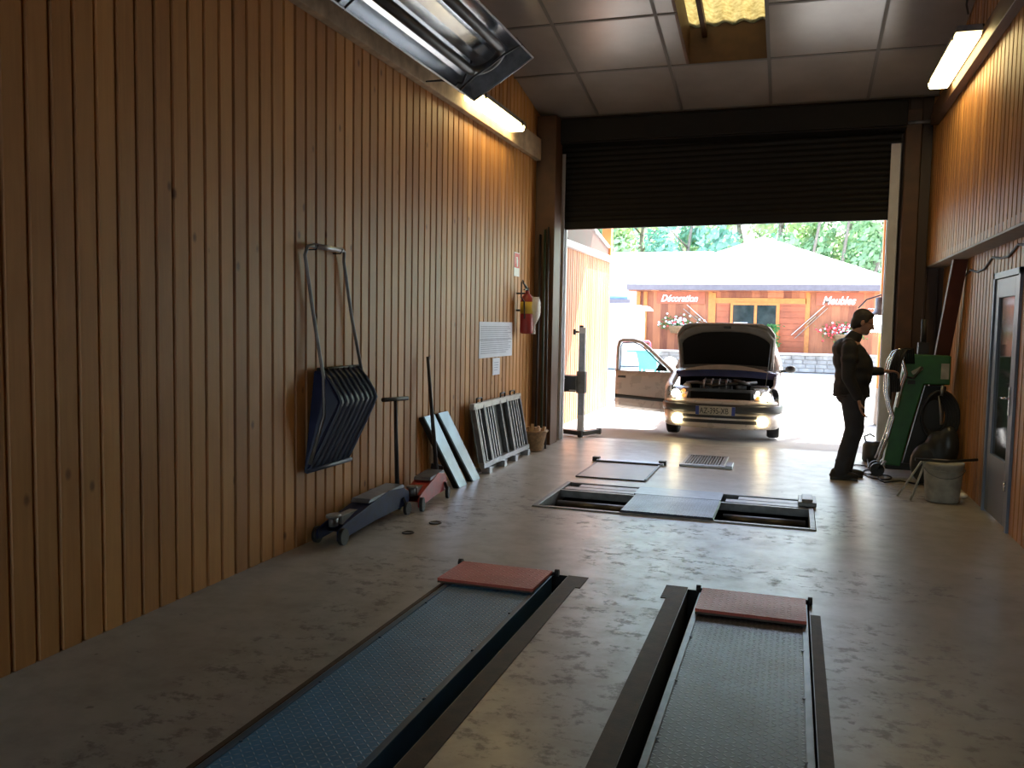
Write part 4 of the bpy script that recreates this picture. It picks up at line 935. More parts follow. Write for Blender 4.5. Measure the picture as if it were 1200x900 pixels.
m = MB(); m.tube([cp_(.36+.18*math.cos(2*PI*k/24), 1.55-.05*math.sin(2*PI*k/24), .88+.17*math.sin(2*PI*k/24)) for k in range(25)], .014, 8); m.build('steering_wheel', M['black'], car)
# bonnet, raised
bon = MB(); N = 20
hb = (.98, .935); ht = (.55, 1.585)
def bpt(u, v, lift=0):      # u -1..1 across, v 0 hinge .. 1 front lip
    w = .66+.03*v
    if v > .72: w = .69-.13*((v-.72)/.28)**1.3 if v < .995 else .50
    crown = .05*(1-u*u)
    y = hb[0]+(ht[0]-hb[0])*v; z = hb[1]+(ht[1]-hb[1])*v
    ny, nz = (ht[1]-hb[1]), -(ht[0]-hb[0]); l = math.hypot(ny, nz); ny /= l; nz /= l
    return cp_(u*w, y+ny*(crown+lift)+.0, z+nz*(crown+lift)*.4)
rows = [[bpt(-1+2*k/N, j/14, .03*math.sin(PI*j/14)) for k in range(N+1)] for j in range(15)]
bon.grid(rows); bo = bon.build('bonnet', M['carp'], car); q = bo.modifiers.new('thick', 'SOLIDIFY'); q.thickness = .018; q.offset = 0
un = MB(); un.grid([[(lambda p: (p[0], p[1]-.02, p[2]-.004))(bpt((-1+2*k/N)*.985, .01+.975*j/14, .03*math.sin(PI*j/14))) for k in range(N+1)] for j in range(15)]); un.build('shaded_underside', M['under'], bo)  # dark sheet that paints shade onto the body-coloured inner face
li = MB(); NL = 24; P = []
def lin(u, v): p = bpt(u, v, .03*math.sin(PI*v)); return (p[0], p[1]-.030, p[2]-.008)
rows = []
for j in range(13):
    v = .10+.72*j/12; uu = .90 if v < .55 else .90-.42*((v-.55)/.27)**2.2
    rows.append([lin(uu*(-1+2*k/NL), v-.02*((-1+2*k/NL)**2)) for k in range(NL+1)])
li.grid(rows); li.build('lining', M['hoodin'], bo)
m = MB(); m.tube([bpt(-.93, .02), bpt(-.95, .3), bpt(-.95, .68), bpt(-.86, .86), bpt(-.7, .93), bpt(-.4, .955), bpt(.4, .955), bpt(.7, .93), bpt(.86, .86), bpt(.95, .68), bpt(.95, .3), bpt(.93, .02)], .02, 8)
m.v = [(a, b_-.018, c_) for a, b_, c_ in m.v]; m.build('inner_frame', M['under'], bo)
m = MB(); p = bpt(.05, .93); m.box(p[0]-.05, p[0]+.05, p[1]-.05, p[1]-.01, p[2]-.03, p[2]+.02); m.build('latch', M['blackm'], bo)
m = MB(); m.tube([cp_(.58, .25, .70), cp_(.62, .62, 1.34)], .004, 8); m.build('bonnet_stay', M['blackm'], car)
# wheels
for (x, y) in ((-1, .72), (1, .72), (-1, 3.12), (1, 3.12)):
    m = MB(); xo = CX+x*.775; m.lathe([(.19, -.16), (.27, -.165), (.287, -.14), (.29, -.08), (.287, -.02), (.27, 0), (.19, -.005)], (xo, CYF+y, .288), (x, 0, 0), 32); w_ = m.build('tyre', M['tyre'], car)
    m = MB(); m.lathe([(0, -.03), (.05, -.02), (.08, -.035), (.15, -.02), (.185, -.01), (.195, -.01), (.195, -.15), (0, -.15)], (xo, CYF+y, .288), (x, 0, 0), 28); m.build('wheel_cover', M['galv'], w_)
# mirrors
for s in (1,):
    m = MB(); m.ell(cp_(s*.89, 1.28, .945), (.075, .05, .055)); m.bar(cp_(s*.72, 1.30, .90), cp_(s*.86, 1.3, .93), .05, .04); m.build('door_mirror', M['gfab'], car)
# open door on the left of the picture
hg = Vector((CX-.775, CYF+1.22, 0)); an = math.radians(182)
DX = Vector((math.cos(an), math.sin(an)*1.0, 0)); DN = Vector((DX.y, -DX.x, 0))
if DN.y > 0: DN = -DN
def dp(u, z, n=0): q = hg+DX*u+DN*n; return (q.x, q.y, z)
sil = [(.0, .24), (.06, .235), (.86, .30), (.875, .36), (.88, .80), (.87, 1.20), (.85, 1.305), (.80, 1.33), (.62, 1.335), (.50, 1.30), (.38, 1.20), (.10, .93), (0, .88)]
winp = [(.825, .845), (.815, 1.22), (.79, 1.275), (.62, 1.285), (.52, 1.25), (.42, 1.165), (.20, .95), (.17, .835)]
dm = MB()
# panel below the window line, bowed
rows = []
for (z, n) in ((.245, .0), (.30, .02), (.42, .03), (.60, .032), (.75, .022), (.84, .008)):
    rows.append([dp(.0+(.88)*k/10, z+.05*k/10*(1 if z < .4 else .2), n) for k in range(11)])
dm.grid(rows); do = dm.build('door', M['carp'], car); q = do.modifiers.new('thick', 'SOLIDIFY'); q.thickness = .05; q.offset = -1
m = MB(); fr_ = [dp(.865, .84, .008), dp(.86, 1.20, -.01), dp(.84, 1.29, -.015), dp(.79, 1.315, -.015), dp(.62, 1.318, -.015), dp(.50, 1.285, -.015), dp(.38, 1.19, -.01), dp(.09, .92, .0), dp(.02, .85, .005)]
m.tube(fr_, .026, 8); m.build('window_frame', M['carp'], do)
m = MB(); m.add([dp(u, z, -.015) for u, z in winp], [tuple(range(len(winp)))]); m.build('window_glass', M['glass'], do)
m = MB(); m.tube([dp(u, z, 0) for u, z in winp+winp[:1]], .010, 6); m.build('window_seal', M['black'], do)
m = MB(); m.add([dp(.10, .86, .012), dp(.28, .86, .012), dp(.22, .98, .012), dp(.12, .91, .012)], [(0, 1, 2, 3)]); o = m.build('corner_trim', M['black'], do); q = o.modifiers.new('t', 'SOLIDIFY'); q.thickness = .01
m = MB(); m.grid([[dp(.88*k/10, z+.05*k/10, n) for k in range(11)] for z, n in ((.385, .045), (.392, .085), (.445, .085), (.452, .045))]); m.build('rub_strip', M['carblk'], do)
m = MB(); m.X = None; a = dp(.72, .76, .06); b_ = dp(.84, .762, .06); m.tube([a, b_], .022, 8); m.build('door_handle', M['carblk'], do)

# ================================================================== THE MAN
PX, PY = .56, 9.42
man = None
def W3(x, y, z): return (PX+x, PY+y, z)
# local: +x the way he faces, +y away from the camera
bd = MB()
def caps(m, pts, rs, n=16):
    for i in range(len(pts)-1): m.cap(W3(*pts[i]), W3(*pts[i+1]), rs[i], rs[i+1], n)
# legs, trunk (under the clothes)
caps(bd, [(.06, -.10, .86), (.075, -.10, .50), (-.02, -.10, .11)], [.075, .052, .038])
caps(bd, [(.06, .10, .86), (.08, .11, .50), (.03, .12, .11)], [.075, .052, .038])
bd.ell(W3(.05, 0, .93), (.11, .15, .13)); caps(bd, [(.05, 0, .95), (.03, 0, 1.15), (.0, 0, 1.36)], [.12, .12, .11])
bd.ell(W3(.0, 0, 1.36), (.10, .17, .09)); caps(bd, [(.01, 0, 1.42), (.075, 0, 1.54)], [.060, .056])
# head, tipped forward
hx_, hy_, hz_ = .115, 0.0, 1.615
tl = math.radians(20)
def HP(x, y, z): return W3(hx_+x*math.cos(tl)+z*math.sin(tl), hy_+y, hz_-x*math.sin(tl)+z*math.cos(tl))
HM = Matrix.Translation(W3(hx_, hy_, hz_)) @ Matrix.Rotation(tl, 4, 'Y')
def hell(m, c, r): 
    m.X = HM; m.ell(c, r, 20, 14); m.X = None
hell(bd, (-.01, 0, .03), (.098, .076, .095)); hell(bd, (.03, 0, -.035), (.07, .06, .085)); hell(bd, (.06, 0, -.085), (.035, .035, .03))
bd.X = HM; bd.cap((.085, 0, .015), (.112, 0, -.022), .011, .016, 10); bd.cap((.085, -.02, -.058), (.085, .02, -.058), .010, .010, 8); bd.cap((.085, -.03, .03), (.085, .03, .03), .012, .012, 8)
bd.ell((-.005, .077, -.005), (.02, .012, .033)); bd.ell((-.005, -.077, -.005), (.02, .012, .033)); bd.X = None
# near arm (hanging, slightly bent), far arm reaching to the handle
nA = [(-.01, -.20, 1.35), (-.02, -.25, 1.07), (.085, -.235, .865)]
fA = [(.0, .19, 1.35), (.09, .215, 1.11), (.33, .18, 1.115)]
caps(bd, nA, [.052, .042, .028]); caps(bd, fA, [.052, .042, .027])
def hand(m, w, fwd, down, side_, sc=1.0, curl=.6):
    w = Vector(w); f = Vector(fwd).normalized(); s_ = Vector(side_).normalized(); d = Vector(down).normalized()
    pw = w+f*.045*sc
    for i in range(4):
        o = (i-1.5)*.021*sc; base = w+f*.085*sc+s_*o
        m.cap(W3(*(w+s_*o*.6)), W3(*base), .017*sc, .0115*sc, 10)
        L = (.040, .046, .043, .034)[i]*sc; a = 0; p = base
        for j in range(3):
            a += curl*(.5+.35*j); q = p+(f*math.cos(a)+d*math.sin(a))*L*(1, .72, .6)[j]
            m.cap(W3(*p), W3(*q), (.0098, .0088, .008)[j]*sc, (.0088, .008, .0065)[j]*sc, 8); p = q
    t0 = w+f*.025*sc-s_*.025*sc; t1 = t0+(f*.5-s_*.6+d*.4).normalized()*.042*sc; t2 = t1+(f*.8-s_*.1+d*.55).normalized()*.032*sc
    m.cap(W3(*t0), W3(*t1), .014*sc, .0105*sc, 8); m.cap(W3(*t1), W3(*t2), .0105*sc, .0085*sc, 8)
hand(bd, (.095, -.232, .835), (.20, -.02, -1), (1, .1, .1), (0.1, 1, 0), 1.05, .45)
hand(bd, (.36, .178, 1.118), (1, -.02, .0), (0, 0, -1), (0, -1, .15), 1.0, .75)
man = bd.build('person', M['skin'], None, label='man standing sideways in dark jacket and trousers, reaching to the green machine', cat='person')
remesh(man, .0065, 3)
# hair
m = MB(); hell(m, (-.022, 0, .048), (.100, .083, .092)); hell(m, (-.045, 0, -.005), (.072, .080, .082)); hell(m, (-.06, 0, -.05), (.05, .06, .05)); m.X = HM
for s in (-1, 1): m.ell((.005, s*.072, .03), (.035, .012, .035))
m.ell((.03, 0, .10), (.05, .06, .022)); m.X = None
remesh(m.build('hair', M['hair'], man), .008, 2)
# glasses
m = MB(); m.X = HM
for s in (-1, 1):
    m.tube([(.105, s*.032+.024*math.cos(2*PI*k/16), .008+.019*math.sin(2*PI*k/16)) for k in range(17)], .0022, 6, cap=False)
    m.tube([(.104, s*.056, .012), (.07, s*.078, .014), (-.01, s*.085, .012)], .0022, 6)
m.tube([(.106, -.008, .012), (.109, 0, .014), (.106, .008, .012)], .002, 6); m.X = None; m.build('glasses', M['blackm'], man)
# jacket
m = MB(); m.ell(W3(.03, 0, .97), (.175, .20, .14)); m.ell(W3(.045, 0, 1.06), (.185, .205, .16)); m.ell(W3(.01, 0, 1.24), (.175, .21, .18)); m.ell(W3(-.035, 0, 1.34), (.14, .215, .12))
m.lathe([(0, 0), (.172, 0), (.182, .05), (.17, .12), (0, .12)], W3(.035, 0, .855), (0, 0, 1), 24); m.ell(W3(.05, 0, 1.16), (.185, .20, .2))
m.cap(W3(-.02, -.16, 1.395), W3(-.01, .16, 1.395), .062, .062, 16); m.cap(W3(.01, 0, 1.42), W3(.045, 0, 1.475), .080, .072, 18)
for A_, r in ((nA, [.080, .064, .050]), (fA, [.078, .060, .044])):
    e1 = Vector(A_[1]); e2 = Vector(A_[2]); e2 = e1+(e2-e1)*.96
    m.cap(W3(*A_[0]), W3(*A_[1]), r[0], r[1], 16); m.cap(W3(*A_[1]), W3(*e2), r[1], r[2], 16)
    m.cap(W3(*(e1*.4+Vector(A_[0])*.6+Vector((0, 0, .01)))), W3(*(e1*.3+Vector(A_[0])*.7)), r[0]+.004, r[0], 14)
remesh(m.build('jacket', M['jacket'], man), .011, 3)
m = MB(); m.tube([W3(.035+.168*math.cos(2*PI*k/28), .168*math.sin(2*PI*k/28), .868) for k in range(29)], .016, 8, cap=False); m.build('jacket_hem', M['jacket'], man)
# trousers
m = MB(); m.ell(W3(.035, 0, .87), (.155, .175, .12))
caps(m, [(.05, -.085, .84), (.075, -.10, .52), (.005, -.10, .28), (-.035, -.10, .10)], [.118, .092, .082, .074], 18)
caps(m, [(.05, .085, .84), (.085, .11, .52), (.045, .12, .28), (.02, .12, .10)], [.118, .092, .082, .074], 18)
m.ell(W3(-.02, -.10, .20), (.08, .075, .03)); m.ell(W3(.03, .12, .22), (.08, .075, .03))
remesh(m.build('trousers', M['trouser'], man), .011, 3)
for (sx, sy) in ((-.05, -.10), (.015, .12)):
    m = MB(); m.ell(W3(sx+.045, sy, .045), (.15, .050, .045)); m.ell(W3(sx-.02, sy, .07), (.07, .045, .06)); m.box(PX+sx-.09, PX+sx+.18, PY+sy-.042, PY+sy+.042, .0, .022)
    remesh(m.build('shoe', M['shoe'], man), .009, 2)
# ================================================================== OUTSIDE
# posts of the canopy
def post(name, x, y, z0, z1, w, mm, lab):
    t = thing(name, (x, y, 0), lab, 'post'); m = MB(); m.box(x-w/2, x+w/2, y-w/2, y+w/2, z0, z1); m.build('post_shaft', mm, t, bevel=.008)
    return t
pr = post('timber_post', 1.41, 15.1, .59, 4.6, .17, M['orange'], 'orange timber post on a concrete block outside, right of the doorway')
m = MB(); m.hexa([(1.30, 14.97, 0), (1.56, 14.97, 0), (1.56, 15.24, 0), (1.30, 15.24, 0)], [(1.32, 15.0, .59), (1.53, 15.0, .59), (1.53, 15.21, .59), (1.32, 15.21, .59)]); m.build('concrete_base', M['stone'], pr, bevel=.01)
pl_ = post('timber_post', -3.38, 15.93, 2.82, 4.6, .17, M['orange'], 'orange brown timber post standing on the far end of the outside wing wall')
t = MB(); t.add([(-3.33, 13.0, 2.82), (-3.33, 15.9, 2.83), (-3.33, 15.8, 2.92), (-3.33, 14.3, 3.20), (-3.33, 12.6, 3.55), (-3.33, 12.6, 2.95)], [(0, 1, 2, 3, 4, 5)])
t = MB(); t.prism([(12.9, 2.83), (15.82, 2.83), (15.82, 2.95), (14.4, 3.17), (12.6, 3.6), (12.55, 2.95)], 0, -3.42, -3.33); t.build('gusset_board', M['redwood'], None, label='red brown slanting timber board above the outside wing wall', cat='timber board')
t = MB(); t.bar((-3.35, 15.8, 2.99), (-3.35, 14.2, 3.25), .1, .03); t.build('white_batten', M['white'], None, label='thin white batten along the slanting timber board outside', cat='batten')
# lantern on the post
t = thing('lantern', (1.35, 14.8, 1.9), 'large white globe lantern hanging on the orange post outside', 'lantern')
m = MB(); m.lathe([(0, .0), (.12, .0), (.17, .05), (.185, .14), (.17, .23), (.14, .27), (.0, .27)], (1.30, 14.82, 1.50)); m.build('globe', M['lampem2'], t)
m = MB(); m.lathe([(.15, 0), (.15, .03), (.11, .06), (.09, .12), (.09, .28), (0, .30)], (1.32, 14.82, 1.77)); m.build('cap', M['galvd'], t)
m = MB(); m.tube([(1.32, 14.82, 2.05), (1.32, 14.82, 2.10), (1.1, 14.82, 2.02), (.98, 14.82, 1.88)], .012, 8); m.bar((1.32, 14.82, 1.9), (1.38, 15.05, 1.9), .03, .03); m.build('arm', M['blackm'], t)
# building opposite
FY = 33.0
bl = thing('building', (-1.5, 36, 0), 'low timber shop building with pale hipped roof across the yard', 'building')
m = MB(); m.box(-5.75, 3.6, FY, 44, 0, 3.0); m.build('wall', M['red_clad_x'], bl)
m = MB(); ez = 3.04; ap = (-1.35, 38.2, 5.40); A = (-6.05, 32.3, ez+.1); B = (3.75, 32.3, ez+.1)
m.add([A, B, (3.75, 44.5, ez+.1), (-6.05, 44.5, ez+.1), ap, (-3.4, 38.2, 4.72), (-6.05, 38.2, 4.72)],
      [(0, 1, 4, 5), (1, 2, 4), (2, 3, 4), (3, 6, 5, 4), (0, 5, 6)])
m.add([(-12, 34.5, 3.2), (-6.0, 34.5, 3.2), (-3.4, 38.2, 4.72), (-12, 38.2, 4.72)], [(0, 1, 2, 3)])
m.add([(-12, 44, 3.2), (-6.0, 44, 3.2), (-3.4, 38.2, 4.72), (-12, 38.2, 4.72)], [(0, 1, 2, 3)])
o = m.build('roof', M['roof'], bl); q = o.modifiers.new('t', 'SOLIDIFY'); q.thickness = .08
m = MB(); m.box(-6.05, 3.75, 32.22, 32.34, 2.87, 3.10); m.build('gutter', M['gutter'], bl, bevel=.02)
m = MB(); m.box(-6.05, 3.75, 32.2, 32.24, 3.08, 3.13); m.build('eave_trim', M['jamb'], bl)
m = MB(); m.box(-6.0, 3.7, 32.35, 33.0, 2.84, 2.88); m.build('soffit', M['red_clad_x'], bl)
m = MB(); m.box(-12, -5.75, 34.6, 44, 0, 3.15); m.build('side_wing', M['white'], bl)
# window block with horizontal boards either side
def board_block(x0, x1):
    m = MB(); 
    for k in range(9): m.box(x0, x1, FY-.05, FY-.005, .62+.215*k, .62+.215*k+.205)
    m.build('board_panel', mat('red_boards', (.42, .11, .045), .5, var=.3, nscale=1.3), bl)
board_block(-2.75, -2.3); board_block(-.50, .42)
m = MB(); m.box(-2.85, .55, FY-.06, FY-.005, 2.42, 2.62); m.box(.42, .55, FY-.07, FY-.005, .5, 2.8); m.box(-2.95, -2.8, FY-.07, FY-.005, .5, 2.8); m.build('panel_surround', M['orange'], bl)
m = MB(); m.box(-2.26, -2.16, FY-.1, FY-.01, .6, 2.45); m.box(-.62, -.50, FY-.1, FY-.01, .6, 2.45); m.box(-2.16, -.62, FY-.1, FY-.01, 2.36, 2.45); m.box(-1.40, -1.30, FY-.1, FY-.01, .6, 2.36); m.box(-2.16, -.62, FY-.1, FY-.01, 1.46, 1.54)
wf = m.build('window', M['orange'], bl)
m = MB(); m.box(-2.16, -.62, FY-.06, FY-.04, .6, 2.36); m.build('pane', M['dglass'], wf)
m = MB(); m.box(-2.12, -1.62, FY-.13, FY-.1, 1.35, 1.72); m.build('notice_board', M['paper'], None, label='pale blue notice board on the window of the shop building', cat='notice board')
for x in (-5.72, -5.45, -3.0, .46, 3.1): 
    m = MB(); m.box(x-.07, x+.07, FY-.06, FY-.003, .45, 2.85); m.build('wall_post', M['orange'], bl)
# lettering
WT = M['white']
def sign(txt, x, z, size, lab, bx0, bx1, bz0, bz1):
    t = thing('sign', (x, FY-.1, z), lab, 'sign')
    m = MB(); m.box(bx0, bx1, FY-.075, FY-.05, bz0, bz1); m.build('backboard', mat('sign_board', (.42, .12, .06), .5), t)
    text(txt, size, (x, FY-.08, z), (1, 0, .0), (0, 0, 1), M['fl_w'], 'lettering', t, depth=.05, shear=.35, bold=.012, xs=.82)
sign('Décoration', -4.85, 2.47, .36, 'white script sign on the left half of the shop wall', -5.0, -3.2, 2.38, 2.85)
sign('Meubles', .96, 2.42, .40, 'white script sign on the right half of the shop wall', .75, 2.35, 2.36, 2.87)
m = MB(); m.tube([(2.5+.05*k, FY-.06, 2.26+.025*(k % 2)) for k in range(14)], .014, 6); m.build('small_lettering', M['fl_w'], None, label='tiny pale line of writing on the shop wall under the eave, far right', cat='sign')
# skis fixed on the wall
def skis(x0, z0, x1, z1, lab, n, wide):
    t = thing('wooden_skis', ((x0+x1)/2, FY-.1, (z0+z1)/2), lab, 'skis')
    d = Vector((x1-x0, 0, z1-z0)); q = Vector((-d.z, 0, d.x)).normalized()
    for k in range(n):
        m = MB(); a = Vector((x0, FY-.1-.02*k, z0))+q*(k-(n-1)/2)*wide; b_ = Vector((x1, FY-.1-.02*k, z1))+q*(k-(n-1)/2)*wide*.8
        m.bar(a, b_, .02, .085, (0, 1, 0)); m.build('ski', M['cream'] if k % 2 == 0 else M['white'], t)
    m = MB(); c0 = Vector((x0, FY-.17, z0))*.45+Vector((x1, FY-.17, z1))*.55; c0.y = FY-.15; m.bar(c0-d*.14, c0+d*.14, .03, .09+wide*1.1, (0, 1, 0)); m.build('binding', M['beam'], t)
skis(-3.92, 2.27, -2.95, 1.45, 'pale wooden sledge fixed slanting on the shop wall under the left sign', 2, .2)
skis(-.0, 1.22, 1.10, 2.32, 'pair of pale skis crossed on the shop wall by the right sign', 2, .17)
# flower baskets
def basket(x, z, w, h, lab, red, y=FY-.35, pot=True):
    t = thing('flower_basket', (x, y, z), lab, 'flower basket')
    if pot:
        m = MB(); m.lathe([(0, -.3), (w*.3, -.28), (w*.42, -.05), (w*.44, 0), (0, 0)], (x, y, z)); m.build('pot', M['wick'], t)
    m = MB(); rnd = random.Random(int(x*10)+3)
    for k in range(420):
        a, b_, c_ = [rnd.gauss(0, .42) for _ in range(3)]; p = Vector((x+a*w*.8, y+b_*.25, z+.05+c_*h*.7))
        n1 = Vector((rnd.uniform(-1, 1), rnd.uniform(-1, 1), rnd.uniform(-1, 1))).normalized(); n2 = n1.orthogonal().normalized(); s_ = .05
        m.add([p-n1*s_, p-n2*s_*.5, p+n1*s_, p+n2*s_*.5], [(0, 1, 2, 3)])
    m.build('foliage', M['plantg'], t)
    for nm, mt, cnt in (('petals', M['fl_w'], 60), ('red_petals', M['fl_r'], red)):
        m = MB()
        for k in range(cnt):
            a, b_, c_ = rnd.gauss(0, .42), rnd.gauss(0, .3), rnd.gauss(0, .42); p = (x+a*w*.85+(-.2*w if nm == 'red_petals' else .1*w), y-.12+b_*.2, z+.14+c_*h*.6)
            m.ell(p, (.045, .045, .04), 6, 4)
        if cnt: m.build(nm, mt, t, kind='stuff')
basket(-4.15, 1.55, .85, .45, 'hanging basket of white flowers on the shop wall under the left sign', 10)
basket(1.75, 1.35, 1.0, .5, 'large basket of red and white flowers on the shop wall at the right sign', 70)
t = thing('shrub', (-.72, 32.4, 0), 'small upright green shrub in front of the shop window', 'shrub')
m = MB(); rnd = random.Random(5)
for k in range(500):
    p = Vector((-.72+rnd.gauss(0, .12), 32.4+rnd.gauss(0, .12), .55+rnd.random()*1.1)); n1 = Vector((rnd.uniform(-1, 1), rnd.uniform(-1, 1), rnd.uniform(-.3, 1))).normalized(); n2 = n1.orthogonal().normalized()
    m.add([p-n1*.07, p-n2*.03, p+n1*.07, p+n2*.03], [(0, 1, 2, 3)])
m.build('foliage', M['plantg'], t)
m = MB(); m.cyl((-.72, 32.4, 0), (-.72, 32.4, .9), .03); m.build('stem', M['bark'], t)
# stone plinth along the front of the shop
t = thing('stone_wall', (0, 31.6, 0), 'low pale stone wall along the front of the shop building', 'stone wall')
m = MB(); m.box(-5.4, 3.2, 31.55, 31.85, 0, .60); m.build('masonry', M['stone'], t)
m = MB(); rnd = random.Random(2); zc = 0
for row in range(4):
    x = -5.4-rnd.random()*.2
    while x < 3.1:
        w = rnd.uniform(.22, .55); m.box(max(-5.4, x+.01), min(3.2, x+w-.01), 31.52-rnd.random()*.02, 31.56, .01+row*.145, .135+row*.145); x += w
o = m.build('stone_facing', M['stone'], t, bevel=.01)
m = MB(); m.box(-5.45, 3.25, 31.45, 31.9, .60, .66); m.build('coping', M['white'], t)
# white stall with blue hood at the left
t = thing('market_stall', (-6.2, 30, 0), 'white stall with flat white canopy and blue curved hood at the left of the shop', 'stall')
m = MB(); m.box(-7.4, -5.15, 29.6, 31.2, 0, 2.05); m.build('body', M['white'], t, bevel=.03)
m = MB(); m.hexa([(-7.5, 29.2, 2.06), (-4.85, 29.2, 2.06), (-4.85, 31.3, 2.06), (-7.5, 31.3, 2.06)], [(-7.5, 29.3, 2.22), (-5.0, 29.3, 2.22), (-5.0, 31.3, 2.22), (-7.5, 31.3, 2.22)]); m.build('canopy', M['white'], t, bevel=.03)
m = MB(); P = []
for k in range(9):
    a = PI/2*k/8; P.append([(-8.0, 30.1+.8*math.sin(a)-.8, 2.42+.45*math.sin(a)), (-5.35, 30.1-.8+.8*math.sin(a), 2.42+.45*math.sin(a))])
P = [[(-8.0, 29.5+1.2*(1-math.cos(PI/2*k/8)), 2.42+.52*math.sin(PI/2*k/8)), (-5.5-.45*(k/8)**2, 29.5+1.2*(1-math.cos(PI/2*k/8)), 2.42+.52*math.sin(PI/2*k/8))] for k in range(9)]
m.grid(P); o = m.build('blue_hood', M['bluer'], t); q = o.modifiers.new('t', 'SOLIDIFY'); q.thickness = .05
m = MB(); m.box(-8.0, -5.4, 29.42, 29.56, 2.30, 2.43); m.build('hood_edge', M['gutter'], t, bevel=.01)
m = MB(); m.tube([(-5.05, 29.5, 2.05), (-5.0, 29.5, 1.9), (-5.0, 29.5, 0)], .035, 8); m.build('downpipe', M['jamb'], t)
# teal cart seen through the car door window
t = thing('cart', (-3.1, 18.3, 0), 'teal box cart with red push bar seen through the open car door window', 'cart')
m = MB(); m.hexa([(-3.13, 18.0, .58), (-2.80, 18.0, .58), (-2.80, 18.6, .58), (-3.13, 18.6, .58)], [(-3.22, 17.95, .96), (-2.74, 17.95, .96), (-2.74, 18.65, .96), (-3.22, 18.65, .96)]); m.build('box', M['teal'], t, bevel=.01)
m = MB(); m.box(-3.42, -2.72, 17.92, 18.68, .96, 1.0); m.build('rim', M['teal'], t, bevel=.008)
for (x, y) in ((-3.14, 18.05), (-2.80, 18.05), (-3.14, 18.55), (-2.80, 18.55)):
    m = MB(); m.box(x-.025, x+.025, y-.025, y+.025, 0, .96); m.build('leg', M['teal'], t)
m = MB(); m.tube([(-3.5, 18.3, 1.20), (-2.93, 18.3, 1.20), (-2.9, 18.3, 1.17), (-2.88, 18.3, .98)], .022, 8); m.build('push_bar', M['pink'], t)
m = MB(); m.ell((-2.50, 18.6, .72), (.16, .2, .16)); m.cyl((-2.50, 18.6, 0), (-2.50, 18.6, .6), .12); m.build('planter', M['white'], None, label='white rounded planter standing beside the teal cart', cat='planter')
m = MB(); m.tube([(-4.4, 20, 0), (-4.4, 20, .85)], .03, 8); m.ell((-4.4, 20, .87), (.045, .045, .045)); m.build('bollard', M['jamb'], None, label='slim pale bollard in the bright yard beyond the wing wall', cat='bollard')
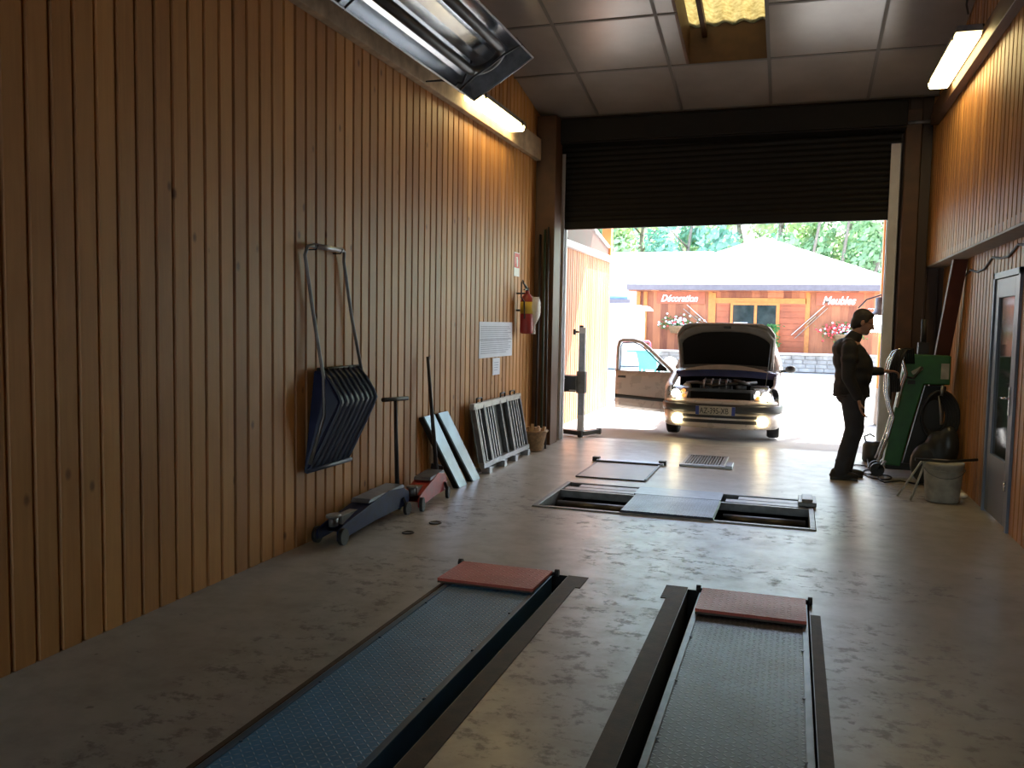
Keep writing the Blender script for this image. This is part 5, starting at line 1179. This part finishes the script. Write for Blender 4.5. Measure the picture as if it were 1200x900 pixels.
# trees on the slope
def tree(x, y, z0, h, r, mm, lab, seed, n=2600, pine=False):
    rnd = random.Random(seed); t = thing('tree', (x, y, z0), lab, 'tree', 'trees on the slope behind the shop')
    m = MB(); m.tube([(x, y, z0-.5), (x+rnd.uniform(-.3, .3), y, z0+h*.5), (x+rnd.uniform(-.5, .5), y, z0+h*.92)], [.22, .16, .05], 8)
    for k in range(7):
        a = rnd.uniform(0, 6.3); zz = z0+h*rnd.uniform(.3, .75); m.tube([(x, y, zz), (x+r*.7*math.cos(a), y+r*.7*math.sin(a), zz+h*.13)], [.07, .02], 6)
    m.build('trunk', M['bark'], t)
    m = MB(); cl = []
    for k in range(26):
        if pine: q = rnd.random(); a = rnd.uniform(0, 6.3); rr = r*(1-q)*rnd.uniform(.4, 1); cl.append((x+rr*math.cos(a), y+rr*math.sin(a), z0+h*(.12+.86*q), r*.28*(1.1-q*.7)))
        else:
            a = rnd.uniform(0, 6.3); q = rnd.uniform(-1, 1); rr = r*math.sqrt(1-q*q)*rnd.uniform(.45, .95); cl.append((x+rr*math.cos(a), y+rr*math.sin(a), z0+h*.6+q*h*.38, r*rnd.uniform(.25, .42)))
    for k in range(n):
        c_ = cl[k % len(cl)]; v = Vector((rnd.gauss(0, 1), rnd.gauss(0, 1), rnd.gauss(0, .8))).normalized()*c_[3]*rnd.uniform(.7, 1.05); p = Vector(c_[:3])+v
        n1 = (v.normalized().orthogonal()+Vector((rnd.uniform(-1, 1), rnd.uniform(-1, 1), rnd.uniform(-1, 1)))*.8).normalized(); n2 = n1.cross(v.normalized()+Vector((0, 0, .3))).normalized(); s_ = rnd.uniform(.14, .26)
        m.add([p-n1*s_, p-n2*s_*.55, p+n1*s_, p+n2*s_*.55], [(0, 1, 2, 3)])
    m.build('crown', mm, t)
L1, L2, L3 = M['leaf'], M['leaf2'], M['leaf3']
def gz(y): return max(0, (y-47))*.55
TR = [(-15, 50, 9, 3.4, L2, 'teal green tree at the far left behind the wing wall'), (-11.5, 47.5, 8, 3.0, L1, 'tree showing in the gap above the wing wall'),
      (-8.4, 49, 8.5, 2.8, L3, 'pale yellow green tree behind the left end of the shop roof'), (-5.6, 47.5, 8, 2.5, L2, 'blue green tree left of the roof peak'),
      (-3.2, 50, 9.5, 2.7, L3, 'light green tree just left of the roof peak'), (-.8, 48, 9, 2.4, L1, 'green tree directly behind the roof peak'),
      (1.6, 50, 10, 2.6, L3, 'pale loose tree right of the roof peak'), (4.0, 48, 9, 2.5, L1, 'green tree above the right roof slope'),
      (6.4, 50, 10, 2.8, L2, 'dark teal tree at the right edge of the doorway'), (9.5, 49, 9, 3, L1, 'tree mostly hidden behind the right doorway post'),
      (-13, 57, 10, 3.4, L1, 'tree high on the slope at far left'), (-9, 57, 10, 3.2, L2, 'tree high on the slope left of the roof peak'),
      (-5, 58, 10, 3.2, L1, 'tree high on the slope above the flat roof ridge'), (-1, 58, 10, 3.2, L2, 'tree high on the slope above the roof peak'),
      (3.2, 58, 10, 3.2, L1, 'tree high on the slope right of the roof peak'), (7.2, 58, 10, 3.2, L2, 'tree high on the slope at the right')]
for i, (x, y, h, r, mm, lab) in enumerate(TR): tree(x, y, gz(y)-.3, h, r, mm, lab, i+11, 3000 if y < 52 else 1800)
for i, (x, dx) in enumerate(((1.9, .35), (3.1, .9), (.3, .5))):
    m = MB(); m.tube([(x, 46.2, 2), (x+dx*2.2, 46.2, 9)], [.10, .06], 8); m.build('bare_trunk', M['bark'], None, label=('thin slanting grey trunk above the roof, middle of three', 'thin slanting grey trunk above the roof, rightmost of three', 'thin slanting grey trunk above the roof, leftmost of three')[i], cat='tree trunk')
